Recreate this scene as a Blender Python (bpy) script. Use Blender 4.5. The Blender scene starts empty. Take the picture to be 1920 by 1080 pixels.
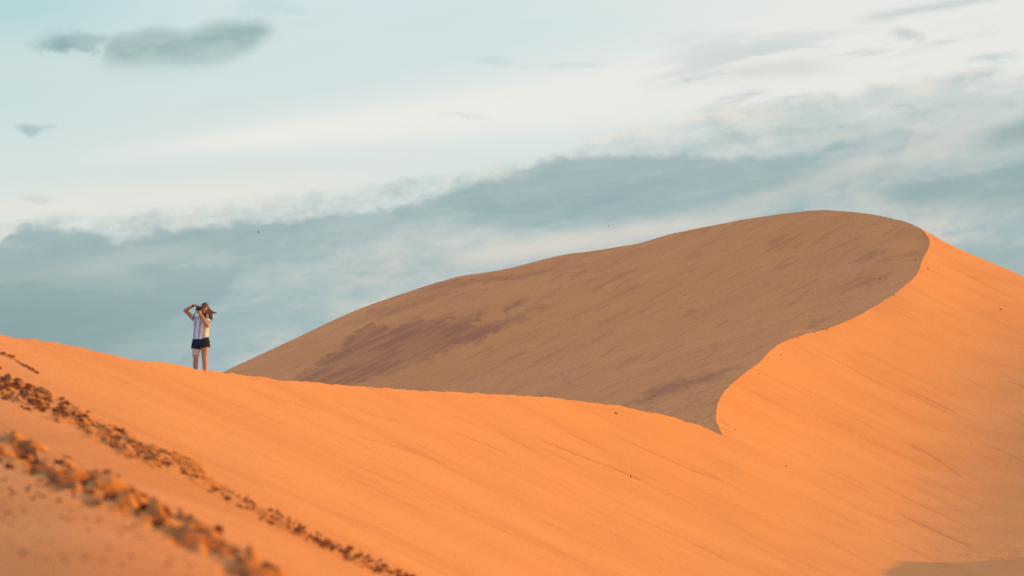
import bpy, bmesh, math, random
import numpy as np
from mathutils import Vector, Matrix

C = bpy.context.scene
COL = C.collection

# ------------------------------------------------------------------ camera
PITCH = 0.07
FPX = 7200.0                      # focal length in photograph pixels (135 mm)
cam_d = bpy.data.cameras.new('camera')
cam_d.sensor_width = 36.0
cam_d.lens = 135.0
cam_d.clip_start = 0.5
cam_d.clip_end = 6000.0
cam_d.dof.use_dof = True
cam_d.dof.focus_distance = 125.0
cam_d.dof.aperture_fstop = 2.3
cam = bpy.data.objects.new('camera', cam_d)
COL.objects.link(cam)
cam.location = (0, 0, 0)
cam.rotation_euler = (math.pi / 2 + PITCH, 0, 0)
C.camera = cam

# ------------------------------------------------------------------ exposure
C.view_settings.view_transform = 'Standard'
C.view_settings.look = 'None'
C.view_settings.exposure = 0.0
C.view_settings.gamma = 1.0
C.view_settings.use_curve_mapping = False
C.render.engine = 'CYCLES'
C.cycles.max_bounces = 5
C.cycles.diffuse_bounces = 3
C.cycles.use_denoising = False

# ------------------------------------------------------------------ sun
SUN = Vector((0.95, 0.17, 0.19)).normalized()
sun_d = bpy.data.lights.new('sun', 'SUN')
sun_d.energy = 4.4
sun_d.angle = math.radians(0.53)
sun_d.color = (1.0, 0.45, 0.02)
sun_o = bpy.data.objects.new('sun', sun_d)
COL.objects.link(sun_o)
sun_o.location = (300, 60, 80)
sun_o.rotation_euler = SUN.to_track_quat('Z', 'Y').to_euler()


# ------------------------------------------------------------------ sky
class E:
    """tiny expression helper that builds Math nodes"""
    nt = None

    def __init__(self, s):
        self.s = s

    @staticmethod
    def op(kind, *a, clamp=False):
        n = E.nt.nodes.new('ShaderNodeMath')
        n.operation = kind
        n.use_clamp = clamp
        for i, v in enumerate(a):
            if isinstance(v, E):
                E.nt.links.new(v.s, n.inputs[i])
            else:
                n.inputs[i].default_value = float(v)
        return E(n.outputs[0])

    def __add__(a, b): return E.op('ADD', a, b)
    def __radd__(a, b): return E.op('ADD', b, a)
    def __sub__(a, b): return E.op('SUBTRACT', a, b)
    def __rsub__(a, b): return E.op('SUBTRACT', b, a)
    def __mul__(a, b): return E.op('MULTIPLY', a, b)
    def __rmul__(a, b): return E.op('MULTIPLY', b, a)
    def __truediv__(a, b): return E.op('DIVIDE', a, b)
    def clamp(a): return E.op('ADD', a, 0.0, clamp=True)


def smooth(e0, e1, x):
    n = E.nt.nodes.new('ShaderNodeMapRange')
    n.interpolation_type = 'SMOOTHSTEP'
    for i, v in ((0, x), (1, e0), (2, e1)):
        if isinstance(v, E):
            E.nt.links.new(v.s, n.inputs[i])
        else:
            n.inputs[i].default_value = float(v)
    n.inputs[3].default_value = 0.0
    n.inputs[4].default_value = 1.0
    return E(n.outputs[0])


def gauss(x, w):
    q = x / w
    return E.op('EXPONENT', q * q * -1.0)


def vec(x, y, z=0.0):
    n = E.nt.nodes.new('ShaderNodeCombineXYZ')
    for i, v in enumerate((x, y, z)):
        if isinstance(v, E):
            E.nt.links.new(v.s, n.inputs[i])
        else:
            n.inputs[i].default_value = float(v)
    return n.outputs[0]


def noise(v, scale, detail=4.0, rough=0.55, dist=0.0):
    n = E.nt.nodes.new('ShaderNodeTexNoise')
    n.noise_dimensions = '3D'
    E.nt.links.new(v, n.inputs['Vector'])
    n.inputs['Scale'].default_value = scale
    n.inputs['Detail'].default_value = detail
    n.inputs['Roughness'].default_value = rough
    n.inputs['Distortion'].default_value = dist
    return E(n.outputs[0])


def lin(c):
    return tuple((v / 255 / 12.92) if v / 255 <= 0.04045 else ((v / 255 + 0.055) / 1.055) ** 2.4 for v in c) + (1.0,)


def mixc(f, a, b):
    n = E.nt.nodes.new('ShaderNodeMix')
    n.data_type = 'RGBA'
    ins = [i for i in n.inputs if i.type == 'RGBA']
    if isinstance(f, E):
        E.nt.links.new(f.s, n.inputs[0])
    else:
        n.inputs[0].default_value = f
    for s, v in zip(ins, (a, b)):
        if isinstance(v, tuple):
            s.default_value = v
        else:
            E.nt.links.new(v, s)
    return [o for o in n.outputs if o.type == 'RGBA'][0]


def curve(x, pts, x0, x1):
    """piecewise curve through pts (x, y) in sky units, x0..x1 mapped to 0..1"""
    n = E.nt.nodes.new('ShaderNodeFloatCurve')
    E.nt.links.new(((x - x0) / (x1 - x0)).clamp().s, n.inputs[1])
    cv = n.mapping.curves[0]
    P = [((a - x0) / (x1 - x0), b) for a, b in pts]
    cv.points[0].location = P[0]
    cv.points[1].location = P[-1]
    for p in P[1:-1]:
        cv.points.new(*p)
    n.mapping.update()
    return E(n.outputs[0])


w = bpy.data.worlds.new('World')
C.world = w
w.use_nodes = True
nt = w.node_tree
nt.nodes.clear()
E.nt = nt
tc = nt.nodes.new('ShaderNodeTexCoord')
sep = nt.nodes.new('ShaderNodeSeparateXYZ')
nt.links.new(tc.outputs['Generated'], sep.inputs[0])
dx, dy, dz = E(sep.outputs[0]), E(sep.outputs[1]), E(sep.outputs[2])
az = E.op('ARCTAN2', dx, dy)
el = E.op('ARCSINE', dz)
# sky chart: azimuth and elevation, one unit = 1/7.2 rad
X = az * 7.2 + 0.96
Y = 0.54 - (el - PITCH) * 7.2
th = math.radians(10)
s_ = X * math.cos(th) - Y * math.sin(th)       # along the cloud streets
t_ = X * math.sin(th) + Y * math.cos(th)       # across them
pv = vec(s_ * 1.0, t_ * 2.6)
n_big = noise(pv, 2.2, 5, 0.55) - 0.5
n_mid = noise(vec(s_ * 1.0, t_ * 2.2, 3.7), 7.0, 6, 0.62) - 0.5
n_fin = noise(vec(s_ * 1.0, t_ * 1.6, 9.1), 22.0, 6, 0.62) - 0.5
n_soft = noise(vec(s_ * 0.6, t_ * 3.2, 5.5), 2.6, 3, 0.5) - 0.5
n_str = noise(vec(s_ * 1.1, t_ * 6.5, 7.9), 2.4, 6, 0.6) - 0.5
puff = noise(vec(X, Y * 1.25, 2.2), 16.0, 6, 0.6, 0.3) - 0.5
Xw = X + n_mid * 0.05 + n_fin * 0.02
Yw = Y + n_mid * 0.028 + n_fin * 0.022
billow = E.op('ABSOLUTE', noise(vec(X, Y * 1.2, 2.2), 15.0, 4, 0.5, 0.2) - 0.5)
billow2 = E.op('ABSOLUTE', noise(vec(X, Y * 1.2, 6.2), 40.0, 3, 0.5, 0.2) - 0.5)
Yp = Y + n_mid * 0.022 + billow * 0.055 + billow2 * 0.010 - 0.006

# clear part: pale teal, creamier towards the horizon
col = mixc(smooth(0.0, 0.50, Y + n_soft * 0.1), lin((210, 228, 229)), lin((217, 227, 222)))
corner = smooth(0.42, 0.0, E.op('SQRT', X * X + Y * Y * 1.6))
col = mixc(corner * 0.75, col, lin((170, 211, 216)))
col = mixc(gauss(Y + n_soft * 0.05 - 0.12, 0.07) * smooth(0.5, 0.0, X) * 0.35, col, lin((226, 230, 224)))
# cream streaks of high cloud
yc = 0.305 - (X - 0.15) * 0.135
streak = gauss(Y + n_soft * 0.035 - yc, 0.016 + smooth(0.0, 1.6, X) * 0.085) * smooth(0.05, 0.55, X + n_soft * 0.3)
col = mixc(streak * 0.92, col, lin((240, 238, 231)))
right = smooth(0.9, 1.45, X + n_soft * 0.5) * smooth(0.42, 0.1, Y)
col = mixc(right * 0.85, col, lin((234, 235, 229)))
rel_s = noise(vec(s_ * 1.0, t_ * 5.0, 21.0), 5.0, 5, 0.6) - 0.5
grey_s = smooth(-0.01, 0.17, n_str + n_soft * 0.4 + rel_s * 0.5) * smooth(1.05, 1.45, X) * smooth(0.02, 0.12, Y)
col = mixc(grey_s * 0.85, col, lin((203, 211, 209)))
low = gauss(Y + n_mid * 0.02 - 0.40 + X * 0.09, 0.035) * smooth(1.0, 0.4, X)
col = mixc(low * 0.8, col, lin((234, 232, 222)))
col = mixc(smooth(0.05, 0.3, n_soft) * 0.35, col, lin((206, 223, 224)))

# soft modelling of the cloud masses: sunward sides paler, far sides darker
def relief(scale, ox, oy, ax=1.0, ay=2.2, sd=0.0, det=5):
    a = noise(vec(s_ * ax, t_ * ay, sd), scale, det, 0.55)
    b = noise(vec((s_ + ox) * ax, (t_ + oy) * ay, sd), scale, det, 0.55)
    return a - b


rel_a = relief(3.6, 0.034, -0.022, 0.9, 3.2, 12.3)
rel_b = relief(12.0, 0.011, -0.010, 1.0, 1.8, 15.1, 6)
rel = rel_a * 1.0 + rel_b * 0.35
lit_c = smooth(0.02, 0.17, rel)
shd_c = smooth(-0.02, -0.17, rel)

# fringe of thin grey cloud above the big bank
A = [(0, .425), (.06, .41), (.12, .402), (.25, .40), (.38, .383), (.48, .365), (.55, .363), (.68, .34), (.78, .328), (.85, .32), (.96, .303), (1.06, .276), (1.09, .258), (1.14, .243), (1.21, .228), (1.31, .205), (1.46, .183), (1.61, .158), (1.81, .13), (1.92, .125)]
top_a = curve(Xw, A, 0, 1.92)
d_a = Yp - top_a
fr = smooth(-0.004, 0.022, d_a + n_fin * 0.008) * smooth(-0.32, 0.12, n_mid + puff * 0.7 + d_a * 2.2 - 0.05)
fringe_c = mixc(smooth(-0.16, 0.12, n_big + n_mid * 0.5), lin((209, 216, 211)), lin((177, 198, 198)))
fringe_c = mixc(smooth(0.02, 0.22, n_str + n_mid * 0.35) * 0.75, fringe_c, lin((168, 191, 193)))
fringe_c = mixc(smooth(-0.04, -0.2, n_str + n_mid * 0.35) * 0.6, fringe_c, lin((224, 222, 212)))
fringe_c = mixc(smooth(1.15, 1.5, X) * 0.6, fringe_c, lin((207, 214, 209)))
fringe_c = mixc(lit_c * 0.55, fringe_c, lin((229, 226, 215)))
fringe_c = mixc(shd_c * 0.6, fringe_c, lin((164, 188, 190)))
col = mixc(fr * 0.9, col, fringe_c)
lit_rim = smooth(0.0, 0.012, d_a) * smooth(0.06, 0.012, d_a) * smooth(0.0, 0.25, puff + 0.08)
col = mixc(lit_rim * 0.55, col, lin((241, 233, 218)))

# lower sky beneath the bank, mottled
below = smooth(0.0, 0.16, Yw - top_a - 0.05)
mott = smooth(-0.16, 0.2, n_big * 0.9 + n_mid * 0.75)
mott = mott * (0.45 + smooth(0.2, 0.7, X) * 0.55)
under_c = mixc(mott, lin((164, 187, 190)), lin((198, 204, 199)))
under_c = mixc(lit_c * 0.45, under_c, lin((208, 208, 199)))
under_c = mixc(shd_c * 0.5, under_c, lin((152, 177, 180)))
cream = smooth(0.08, 0.26, n_mid + n_big * 0.8 + puff * 0.35) * smooth(0.33, 0.46, Y) * smooth(0.25, 0.75, X)
under_c = mixc(cream * 0.75, under_c, lin((222, 214, 201)))
col = mixc(below, col, under_c)
# bright gap right of centre just above the dune
gap = gauss(Yw - (0.478 - (X - 0.9) * 0.135), 0.022) * smooth(0.78, 0.92, X) * smooth(1.5, 1.25, X)
col = mixc(gap * 0.8, col, lin((221, 216, 205)))
gap2 = gauss(Yw - (0.335 - (X - 1.45) * 0.27), 0.022) * smooth(1.30, 1.45, X) * smooth(1.8, 1.6, X)


# dark core of the bank
B = [(0, .455), (.03, .428), (.13, .422), (.20, .435), (.22, .45), (.25, .44), (.38, .418), (.45, .413), (.6, .40), (.7, .385), (.8, .368), (.85, .345), (.96, .315), (1.06, .285), (1.2, .283), (1.4, .285), (1.51, .28), (1.62, .255), (1.69, .24), (1.79, .247), (1.92, .26)]
Cc = [(0, .70), (.15, .68), (.3, .62), (.4, .57), (.48, .52), (.6, .495), (.8, .455), (.95, .445), (1.1, .43), (1.3, .405), (1.45, .368), (1.55, .340), (1.65, .306), (1.79, .256), (1.92, .25)]
top_b = curve(Xw, B, 0, 1.92)
bot_b = curve(Xw, Cc, 0, 1.92)
core = smooth(-0.002, 0.018, Yp - top_b) * smooth(0.012, -0.03, Y + n_mid * 0.05 + n_str * 0.04 - bot_b)
core_c = mixc(smooth(0.02, 0.2, n_big + n_mid * 0.6), lin((158, 181, 184)), lin((180, 196, 197)))
core_c = mixc(smooth(0.02, 0.22, n_str) * 0.5, core_c, lin((183, 198, 197)))
core_c = mixc(smooth(-0.02, -0.2, n_str) * 0.5, core_c, lin((142, 167, 171)))
core_c = mixc(lit_c * 0.40, core_c, lin((187, 201, 198)))
core_c = mixc(shd_c * 0.45, core_c, lin((144, 171, 175)))
core_c = mixc(smooth(0.55, 0.0, X) * smooth(0.44, 0.60, Y) * 0.85, core_c, lin((139, 166, 167)))
col = mixc(core * 0.9, col, core_c)
# paler break inside the left part of the bank
brk = gauss(Yw - (0.495 - (X - 0.2) * 0.13), 0.02) * smooth(0.05, 0.2, X) * smooth(0.5, 0.3, X)
col = mixc(brk * 0.5, col, lin((186, 199, 195)))
# the dim lower left
dim = smooth(0.5, 0.66, Y) * smooth(0.5, 0.05, X)
col = mixc(dim * 0.7, col, lin((136, 163, 164)))

gap2 = gauss(Yw - (0.352 - (X - 1.50) * 0.30), 0.020) * smooth(1.22, 1.45, X) * smooth(1.9, 1.7, X)
col = mixc(gap2 * 0.7 * (0.6 + lit_c * 0.4), col, lin((215, 212, 202)))
# banks at the right edge
D1 = smooth(0.322, 0.345, Yp - (X - 1.78) * -0.16) * smooth(0.43, 0.36, Yw) * smooth(1.60, 1.72, Xw)
col = mixc(D1 * 0.85, col, mixc(lit_c * 0.5, lin((150, 174, 177)), lin((183, 197, 195))))
E1 = smooth(-0.004, 0.03, Yp + n_mid * 0.03 - (0.252 - (X - 1.83) * 0.42)) * smooth(0.295, 0.255, Yw) * smooth(1.79, 1.88, Xw)
col = mixc(E1 * 0.9, col, mixc(lit_c * 0.4, lin((156, 177, 177)), lin((186, 199, 196))))
F1 = smooth(0.0, 0.012, Yp - (0.217 - (X - 1.85) * 0.3)) * smooth(0.228, 0.215, Yw + (X - 1.85) * 0.2) * smooth(1.83, 1.86, Xw)
col = mixc(F1 * 0.6, col, lin((196, 201, 193)))
R1 = smooth(0.43, 0.50, Y) * smooth(1.66, 1.82, X)
col = mixc(R1 * 0.7, col, mixc(lit_c * 0.5, lin((155, 179, 179)), lin((180, 196, 192))))
bil = gauss(Yw - (0.135 - (X - 1.42) * 0.06), 0.016) * smooth(1.32, 1.40, X) * smooth(1.62, 1.5, X)
col = mixc(bil * 0.7, col, lin((211, 217, 212)))
mid_g = gauss(Yw - (0.222 - (X - 1.52) * 0.05), 0.02) * gauss(Xw - 1.52, 0.05)
col = mixc(mid_g * 0.55, col, lin((178, 197, 196)))

# the lone cloud at upper left and its satellite
T1 = [(.15, .14), (.185, .115), (.2, .078), (.25, .063), (.3, .055), (.34, .060), (.37, .054), (.4, .044), (.46, .037), (.5, .043), (.525, .06), (.55, .075)]
T2 = [(.15, .138), (.185, .135), (.2, .137), (.25, .139), (.3, .136), (.34, .134), (.37, .131), (.4, .126), (.46, .108), (.5, .088), (.525, .072), (.55, .07)]
xa = X + n_mid * 0.03 + n_fin * 0.012
ta = curve(xa, T1, .15, .55)
tb = curve(xa, T2, .15, .55)
yy = Y + n_mid * 0.014 + n_fin * 0.01
lone = smooth(-0.012, 0.022, yy - ta + n_mid * 0.02) * smooth(0.012, -0.034, yy - tb) * smooth(0.165, 0.215, xa) * smooth(0.55, 0.47, xa)
lone = lone * smooth(-0.55, -0.12, n_mid + n_fin * 0.5 - 0.1 + smooth(0.45, 0.3, xa) * 0.4)
lone_c0 = mixc(smooth(-0.1, 0.15, n_mid + n_str), lin((153, 180, 182)), lin((172, 194, 194)))
halo = smooth(1.5, 0.3, E.op('SQRT', ((X - 0.37) / 0.22) * ((X - 0.37) / 0.22) + ((Y + (X - 0.37) * 0.12 - 0.085) / 0.055) * ((Y + (X - 0.37) * 0.12 - 0.085) / 0.055))) * smooth(-0.05, 0.16, n_str + n_mid * 0.5)
col = mixc(halo * 0.45, col, lin((186, 206, 207)))
lone_c = mixc(lit_c * 0.35, lone_c0, lin((188, 206, 205)))
col = mixc(lone * 0.92, col, lone_c)


def puffball(cx, cy, rx, ry, c, a):
    q = E.op('SQRT', gp((Xw - cx) / rx) + gp((Yw - cy) / ry))
    return mixc(smooth(1.2, 0.1, q + n_mid * 2.2 + n_fin * 1.6) * a, col, lin(c))


def gp(v): return v * v


for args in [(.118, .089, .062, .032, (148, 178, 181), 1.0), (.165, .086, .045, .022, (170, 195, 196), .85), (.052, .248, .034, .011, (164, 192, 194), .8), (.09, .242, .014, .006, (190, 208, 208), .7),
             (.92, .111, .04, .009, (205, 220, 220), .8), (1.70, .068, .034, .014, (204, 211, 207), .85), (1.29, .15, .016, .008, (205, 214, 210), .7),
             (.86, .218, .045, .008, (215, 224, 222), .8), (.065, .378, .04, .01, (214, 216, 208), .7), (1.07, .122, .10, .008, (216, 222, 218), .7), (1.86, .116, .05, .01, (200, 212, 210), .7),
             (.50, .015, .07, .02, (196, 218, 220), .7)]:
    col = puffball(*args)
wisp = gauss(Yw - (0.044 - (X - 1.6) * 0.155), 0.009) * smooth(1.58, 1.68, X) * smooth(1.93, 1.82, X)
col = mixc(wisp * 0.75, col, lin((201, 210, 207)))

# beyond the chart, unseen sky tinted blue and sunward warm for the sand's light
sky_n = nt.nodes.new('ShaderNodeTexSky')
sky_n.sky_type = 'NISHITA'
sky_n.sun_disc = False
sky_n.sun_elevation = math.asin(SUN.z)
sky_n.sun_rotation = math.atan2(SUN.x, SUN.y)
sky_n.air_density = 1.0
sky_n.dust_density = 1.2
sky_n.ozone_density = 1.5
sc = nt.nodes.new('ShaderNodeVectorMath')
sc.operation = 'SCALE'
nt.links.new(sky_n.outputs[0], sc.inputs[0])
sc.inputs['Scale'].default_value = 1.0
away = smooth(0.16, 0.55, E.op('ABSOLUTE', az))
up = smooth(0.15, 0.42, el)
fill_veil_n = noise(vec(dx * 1.4, dy * 2.4, dz * 3.0), 1.6, 5, 0.6)
fill_veil = mixc(smooth(0.38, 0.66, fill_veil_n), (0.46, 0.72, 1.25, 1.0), (0.83, 0.95, 1.26, 1.0))
sun_side = smooth(-0.35, 0.8, dx * SUN.x + dy * SUN.y + dz * SUN.z)
fill_veil = mixc(sun_side * 0.85, fill_veil, (1.0, 0.80, 0.36, 1.0))
out_f = E.op('MAXIMUM', away, up)
col = mixc(out_f, col, fill_veil)
cover = 0.97 - out_f * 0.14
bg1 = nt.nodes.new('ShaderNodeBackground')
nt.links.new(sc.outputs[0], bg1.inputs[0])
bg1.inputs[1].default_value = 0.08
bg2 = nt.nodes.new('ShaderNodeBackground')
nt.links.new(col, bg2.inputs[0])
bg2.inputs[1].default_value = 1.0
mx = nt.nodes.new('ShaderNodeMixShader')
nt.links.new(cover.s, mx.inputs[0])
nt.links.new(bg1.outputs[0], mx.inputs[1])
nt.links.new(bg2.outputs[0], mx.inputs[2])
wo = nt.nodes.new('ShaderNodeOutputWorld')
nt.links.new(mx.outputs[0], wo.inputs[0])
w.cycles.sampling_method = 'MANUAL'
w.cycles.sample_map_resolution = 1024

# ------------------------------------------------------------------ sand
rng = np.random.default_rng(7)


def hash2(ix, iy, seed):
    h = (ix.astype(np.int64) * 374761393 + iy.astype(np.int64) * 668265263 + seed * 1442695041) & 0x7fffffff
    h = ((h ^ (h >> 13)) * 1274126177) & 0x7fffffff
    h = h ^ (h >> 16)
    return h


def gnoise(x, y, seed=0):
    x = np.asarray(x, float); y = np.asarray(y, float)
    ix = np.floor(x); iy = np.floor(y)
    fx = x - ix; fy = y - iy
    ux = fx * fx * fx * (fx * (fx * 6 - 15) + 10); uy = fy * fy * fy * (fy * (fy * 6 - 15) + 10)

    def g(a, b):
        an = hash2(ix + a, iy + b, seed) % 4096 * (2 * math.pi / 4096)
        return np.cos(an) * (fx - a) + np.sin(an) * (fy - b)
    n0 = g(0, 0) * (1 - ux) + g(1, 0) * ux
    n1 = g(0, 1) * (1 - ux) + g(1, 1) * ux
    return (n0 * (1 - uy) + n1 * uy) * 1.5


def fbm(x, y, seed=0, octs=4, gain=0.5):
    o = 0; a = 1.0
    for k in range(octs):
        o = o + a * gnoise(x * 2 ** k + 13.7 * k, y * 2 ** k - 7.3 * k, seed + k)
        a *= gain
    return o


def sstep(a, b, x):
    t = np.clip((x - a) / (b - a), 0, 1)
    return t * t * (3 - 2 * t)


W_NODES = [(1600,420,3.816701),(1800,420,3.126362),(-200,500,13.01341),(1600,500,3.962904),(1800,500,3.654371),(2000,500,3.195055),(-200,580,16.53485),(0,580,13.82026),(200,580,10.93705),(400,580,8.880795),(1600,580,4.295577),(1800,580,4.002106),(2000,580,3.726035),(2200,580,3.360739),(-200,660,19.93825),(0,660,17.39975),(200,660,13.96494),(400,660,10.72855),(600,660,8.540594),(800,660,7.126195),(1000,660,6.154453),(1200,660,5.506631),(1400,660,4.938215),(1600,660,4.546889),(1800,660,4.281169),(2000,660,4.115485),(2200,660,3.851254),(-200,740,23.44875),(0,740,21.57092),(200,740,17.91032),(400,740,13.55559),(600,740,10.26488),(800,740,8.178169),(1000,740,6.881843),(1200,740,5.996006),(1400,740,5.321083),(1600,740,4.843464),(1800,740,4.556866),(2000,740,4.439629),(2200,740,4.354727),(-200,820,27.89522),(0,820,26.87),(200,820,23.39986),(400,820,17.83175),(600,820,13.00335),(800,820,9.76191),(1000,820,7.826278),(1200,820,6.621731),(1400,820,5.791157),(1600,820,5.208064),(1800,820,4.883514),(2000,820,4.788277),(2200,820,4.767847),(-200,900,33.81515),(0,900,33.79357),(200,900,30.91136),(400,900,24.40465),(600,900,17.37778),(800,900,12.31177),(1000,900,9.28486),(1200,900,7.508227),(1400,900,6.408789),(1600,900,5.693465),(1800,900,5.320176),(2000,900,5.255521),(2200,900,5.39215),(-200,980,41.58827),(0,980,42.6684),(200,980,40.76875),(400,980,33.75361),(600,980,24.13496),(800,980,16.40417),(1000,980,11.61228),(1200,980,8.865145),(1400,980,7.293868),(1600,980,6.375155),(1800,980,5.956432),(2000,980,5.955197),(2200,980,6.230827),(-200,1060,51.54231),(0,1060,53.77054),(200,1060,53.08137),(400,1060,46.10914),(600,1060,33.98394),(800,1060,22.78915),(1000,1060,15.33958),(1200,1060,11.0323),(1400,1060,8.6626),(1600,1060,7.405617),(1800,1060,6.925179),(2000,1060,7.032277),(2200,1060,7.535477),(-200,1140,63.77381),(0,1140,67.12673),(200,1140,67.43214),(400,1140,60.95179),(600,1140,47.19488),(800,1140,32.25339),(1000,1140,21.1861),(1200,1140,14.50486),(1400,1140,10.84293),(1600,1140,9.004421),(1800,1140,8.388279),(2000,1140,8.621125),(2200,1140,9.322069),(-200,1220,77.5421),(0,1220,81.61921),(200,1220,82.58643),(400,1220,76.73905),(600,1220,62.77394),(800,1220,44.97096),(1000,1220,29.78644),(1200,1220,19.81079),(1400,1220,14.21279),(1600,1220,11.42834),(1800,1220,10.51782),(2000,1220,10.8436),(2200,1220,11.77387),(-200,1300,83.15489),(0,1300,96.53579),(200,1300,96.43833),(400,1300,92.50248),(600,1300,79.17966),(800,1300,60.29397),(1000,1300,40.8757),(1200,1300,27.02305),(1400,1300,18.98719),(1600,1300,14.85509),(1800,1300,13.50469),(2000,1300,13.68384),(2200,1300,15.1406)]
L_NODES = [(1250,360,2.081426),(1345,360,2.58276),(1440,360,2.890096),(1535,360,3.053444),(1630,360,3.166708),(1725,360,3.354499),(1820,360,3.808856),(965,412,1.745858),(1060,412,2.241023),(1155,412,2.555769),(1250,412,2.77985),(1345,412,2.986175),(1440,412,3.135873),(1535,412,3.231783),(1630,412,3.31093),(1725,412,3.400469),(1820,412,3.511802),(775,464,2.037374),(870,464,2.326404),(965,464,2.534792),(1060,464,2.773139),(1155,464,2.969999),(1250,464,3.107401),(1345,464,3.215134),(1440,464,3.296244),(1535,464,3.371573),(1630,464,3.467969),(1725,464,3.605433),(1820,464,3.950395),(680,516,2.331278),(775,516,2.561356),(870,516,2.769616),(965,516,2.948284),(1060,516,3.088523),(1155,516,3.196031),(1250,516,3.279984),(1345,516,3.355467),(1440,516,3.43729),(1535,516,3.553951),(1630,516,3.716007),(1725,516,3.935202),(1820,516,4.22327),(585,568,2.519152),(680,568,2.738755),(775,568,2.917183),(870,568,3.063107),(965,568,3.174384),(1060,568,3.259672),(1155,568,3.333784),(1250,568,3.413316),(1345,568,3.515306),(1440,568,3.662827),(1535,568,3.859689),(1630,568,4.121935),(1725,568,4.426597),(490,620,2.671947),(585,620,2.876841),(680,620,3.030906),(775,620,3.150287),(870,620,3.241035),(965,620,3.315971),(1060,620,3.393366),(1155,620,3.493761),(1250,620,3.638714),(1345,620,3.843298),(1440,620,4.175822),(1535,620,4.51636),(1630,620,4.82821),(300,672,2.233489),(395,672,2.752435),(490,672,2.992067),(585,672,3.124686),(680,672,3.222758),(775,672,3.300557),(870,672,3.375746),(965,672,3.469307),(1060,672,3.605324),(1155,672,3.809558),(1250,672,4.114335),(1345,672,4.581976),(1440,672,4.995895),(1535,672,5.789108),(300,724,2.870309),(395,724,3.089862),(490,724,3.205571),(585,724,3.286743),(680,724,3.359934),(775,724,3.445175),(870,724,3.566397),(965,724,3.748532),(1060,724,4.017502),(1155,724,4.394722),(1250,724,4.87006),(1345,724,5.271226),(1440,724,5.680147),(300,776,3.195236),(395,776,3.276966),(490,776,3.343496),(585,776,3.421444),(680,776,3.528965),(775,776,3.688354),(870,776,3.924168),(965,776,4.254506),(1060,776,4.680156),(1155,776,5.126127),(1250,776,5.486964),(1345,776,5.707679),(1440,776,6.183685),(300,828,3.67328),(395,828,3.410766),(490,828,3.503567),(585,828,3.603801),(680,828,3.863905),(775,828,4.125145),(870,828,4.529122),(965,828,4.961005),(1060,828,5.36521),(1155,828,5.645923),(1250,828,5.833321),(1345,828,5.974282),(1440,828,6.554754),(395,880,3.507288),(490,880,3.76053),(585,880,3.781159),(680,880,4.535361),(775,880,4.766999),(870,880,5.380915),(965,880,5.590631),(1060,880,5.795208),(1155,880,5.682876),(1250,880,6.167079),(1345,880,6.269314),(1440,880,7.328388),(1060,932,5.944478),(1155,932,3.962843),(1250,932,7.408194),(1345,932,6.674373),(1440,932,10.38282)]



def tps_fit(nodes):
    n = np.array(nodes, float)
    p = n[:, :2] / 1000; k = len(p)
    r = np.linalg.norm(p[:, None] - p[None], axis=2)
    M = np.zeros((k + 3, k + 3))
    M[:k, :k] = r * r * np.log(r + 1e-9)
    M[:k, k] = 1; M[:k, k + 1:] = p; M[k, :k] = 1; M[k + 1:, :k] = p.T
    return p, np.linalg.solve(M, np.r_[n[:, 2], 0, 0, 0])


def tps_eval(m, x, y):
    p, wt = m
    sh = np.shape(x)
    x = np.asarray(x, float).ravel() / 1000; y = np.asarray(y, float).ravel() / 1000
    o = wt[len(p)] + wt[len(p) + 1] * x + wt[len(p) + 2] * y
    for i in range(len(p)):
        r2 = (x - p[i, 0]) ** 2 + (y - p[i, 1]) ** 2
        o += wt[i] * .5 * r2 * np.log(r2 + 1e-18)
    return o.reshape(sh)


MW = tps_fit([(a, b, q * 1e-3) for a, b, q in W_NODES])
ML = tps_fit([(a, b, q * 1e-3) for a, b, q in L_NODES])
CP, SP = math.cos(PITCH), math.sin(PITCH)


def place(x, y, depth):
    """the point at that depth seen at photograph position x, y"""
    u = (np.asarray(x, float) - 960) / FPX; v = (540 - np.asarray(y, float)) / FPX
    t = depth / (CP - v * SP)
    return np.stack([u * t, np.broadcast_to(depth, np.shape(t)) * 1.0, (SP + v * CP) * t], -1)


def spline(pts, ds):
    """Catmull-Rom through pts, sampled about every ds (scalar or function of x, y)"""
    P = np.array(pts, float)
    Q = np.vstack([2 * P[0] - P[1], P, 2 * P[-1] - P[-2]])
    out = []
    for i in range(1, len(Q) - 2):
        L = np.linalg.norm(Q[i + 1] - Q[i])
        d = ds(*(Q[i] + Q[i + 1]) / 2) if callable(ds) else ds
        n = max(1, int(round(L / d)))
        t = np.arange(n)[:, None] / n
        out.append(0.5 * ((2 * Q[i]) + (-Q[i - 1] + Q[i + 1]) * t + (2 * Q[i - 1] - 5 * Q[i] + 4 * Q[i + 1] - Q[i + 2]) * t ** 2 + (-Q[i - 1] + 3 * Q[i] - 3 * Q[i + 1] + Q[i + 2]) * t ** 3))
    out.append(P[-1:])
    return np.vstack(out)


def roughen(P, amp, wl, seed):
    """small irregularities along a brink line"""
    d = np.gradient(P, axis=0); L = np.linalg.norm(d, axis=1, keepdims=True)
    s = np.cumsum(L)
    n = np.stack([d[:, 1], -d[:, 0]], 1) / L
    k = fbm(s / wl, s * 0 + 0.37, seed, 4, 0.6) * amp
    k *= np.minimum(1, np.minimum(s - s[0], s[-1] - s) / 25)
    return P + n * k[:, None]


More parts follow.
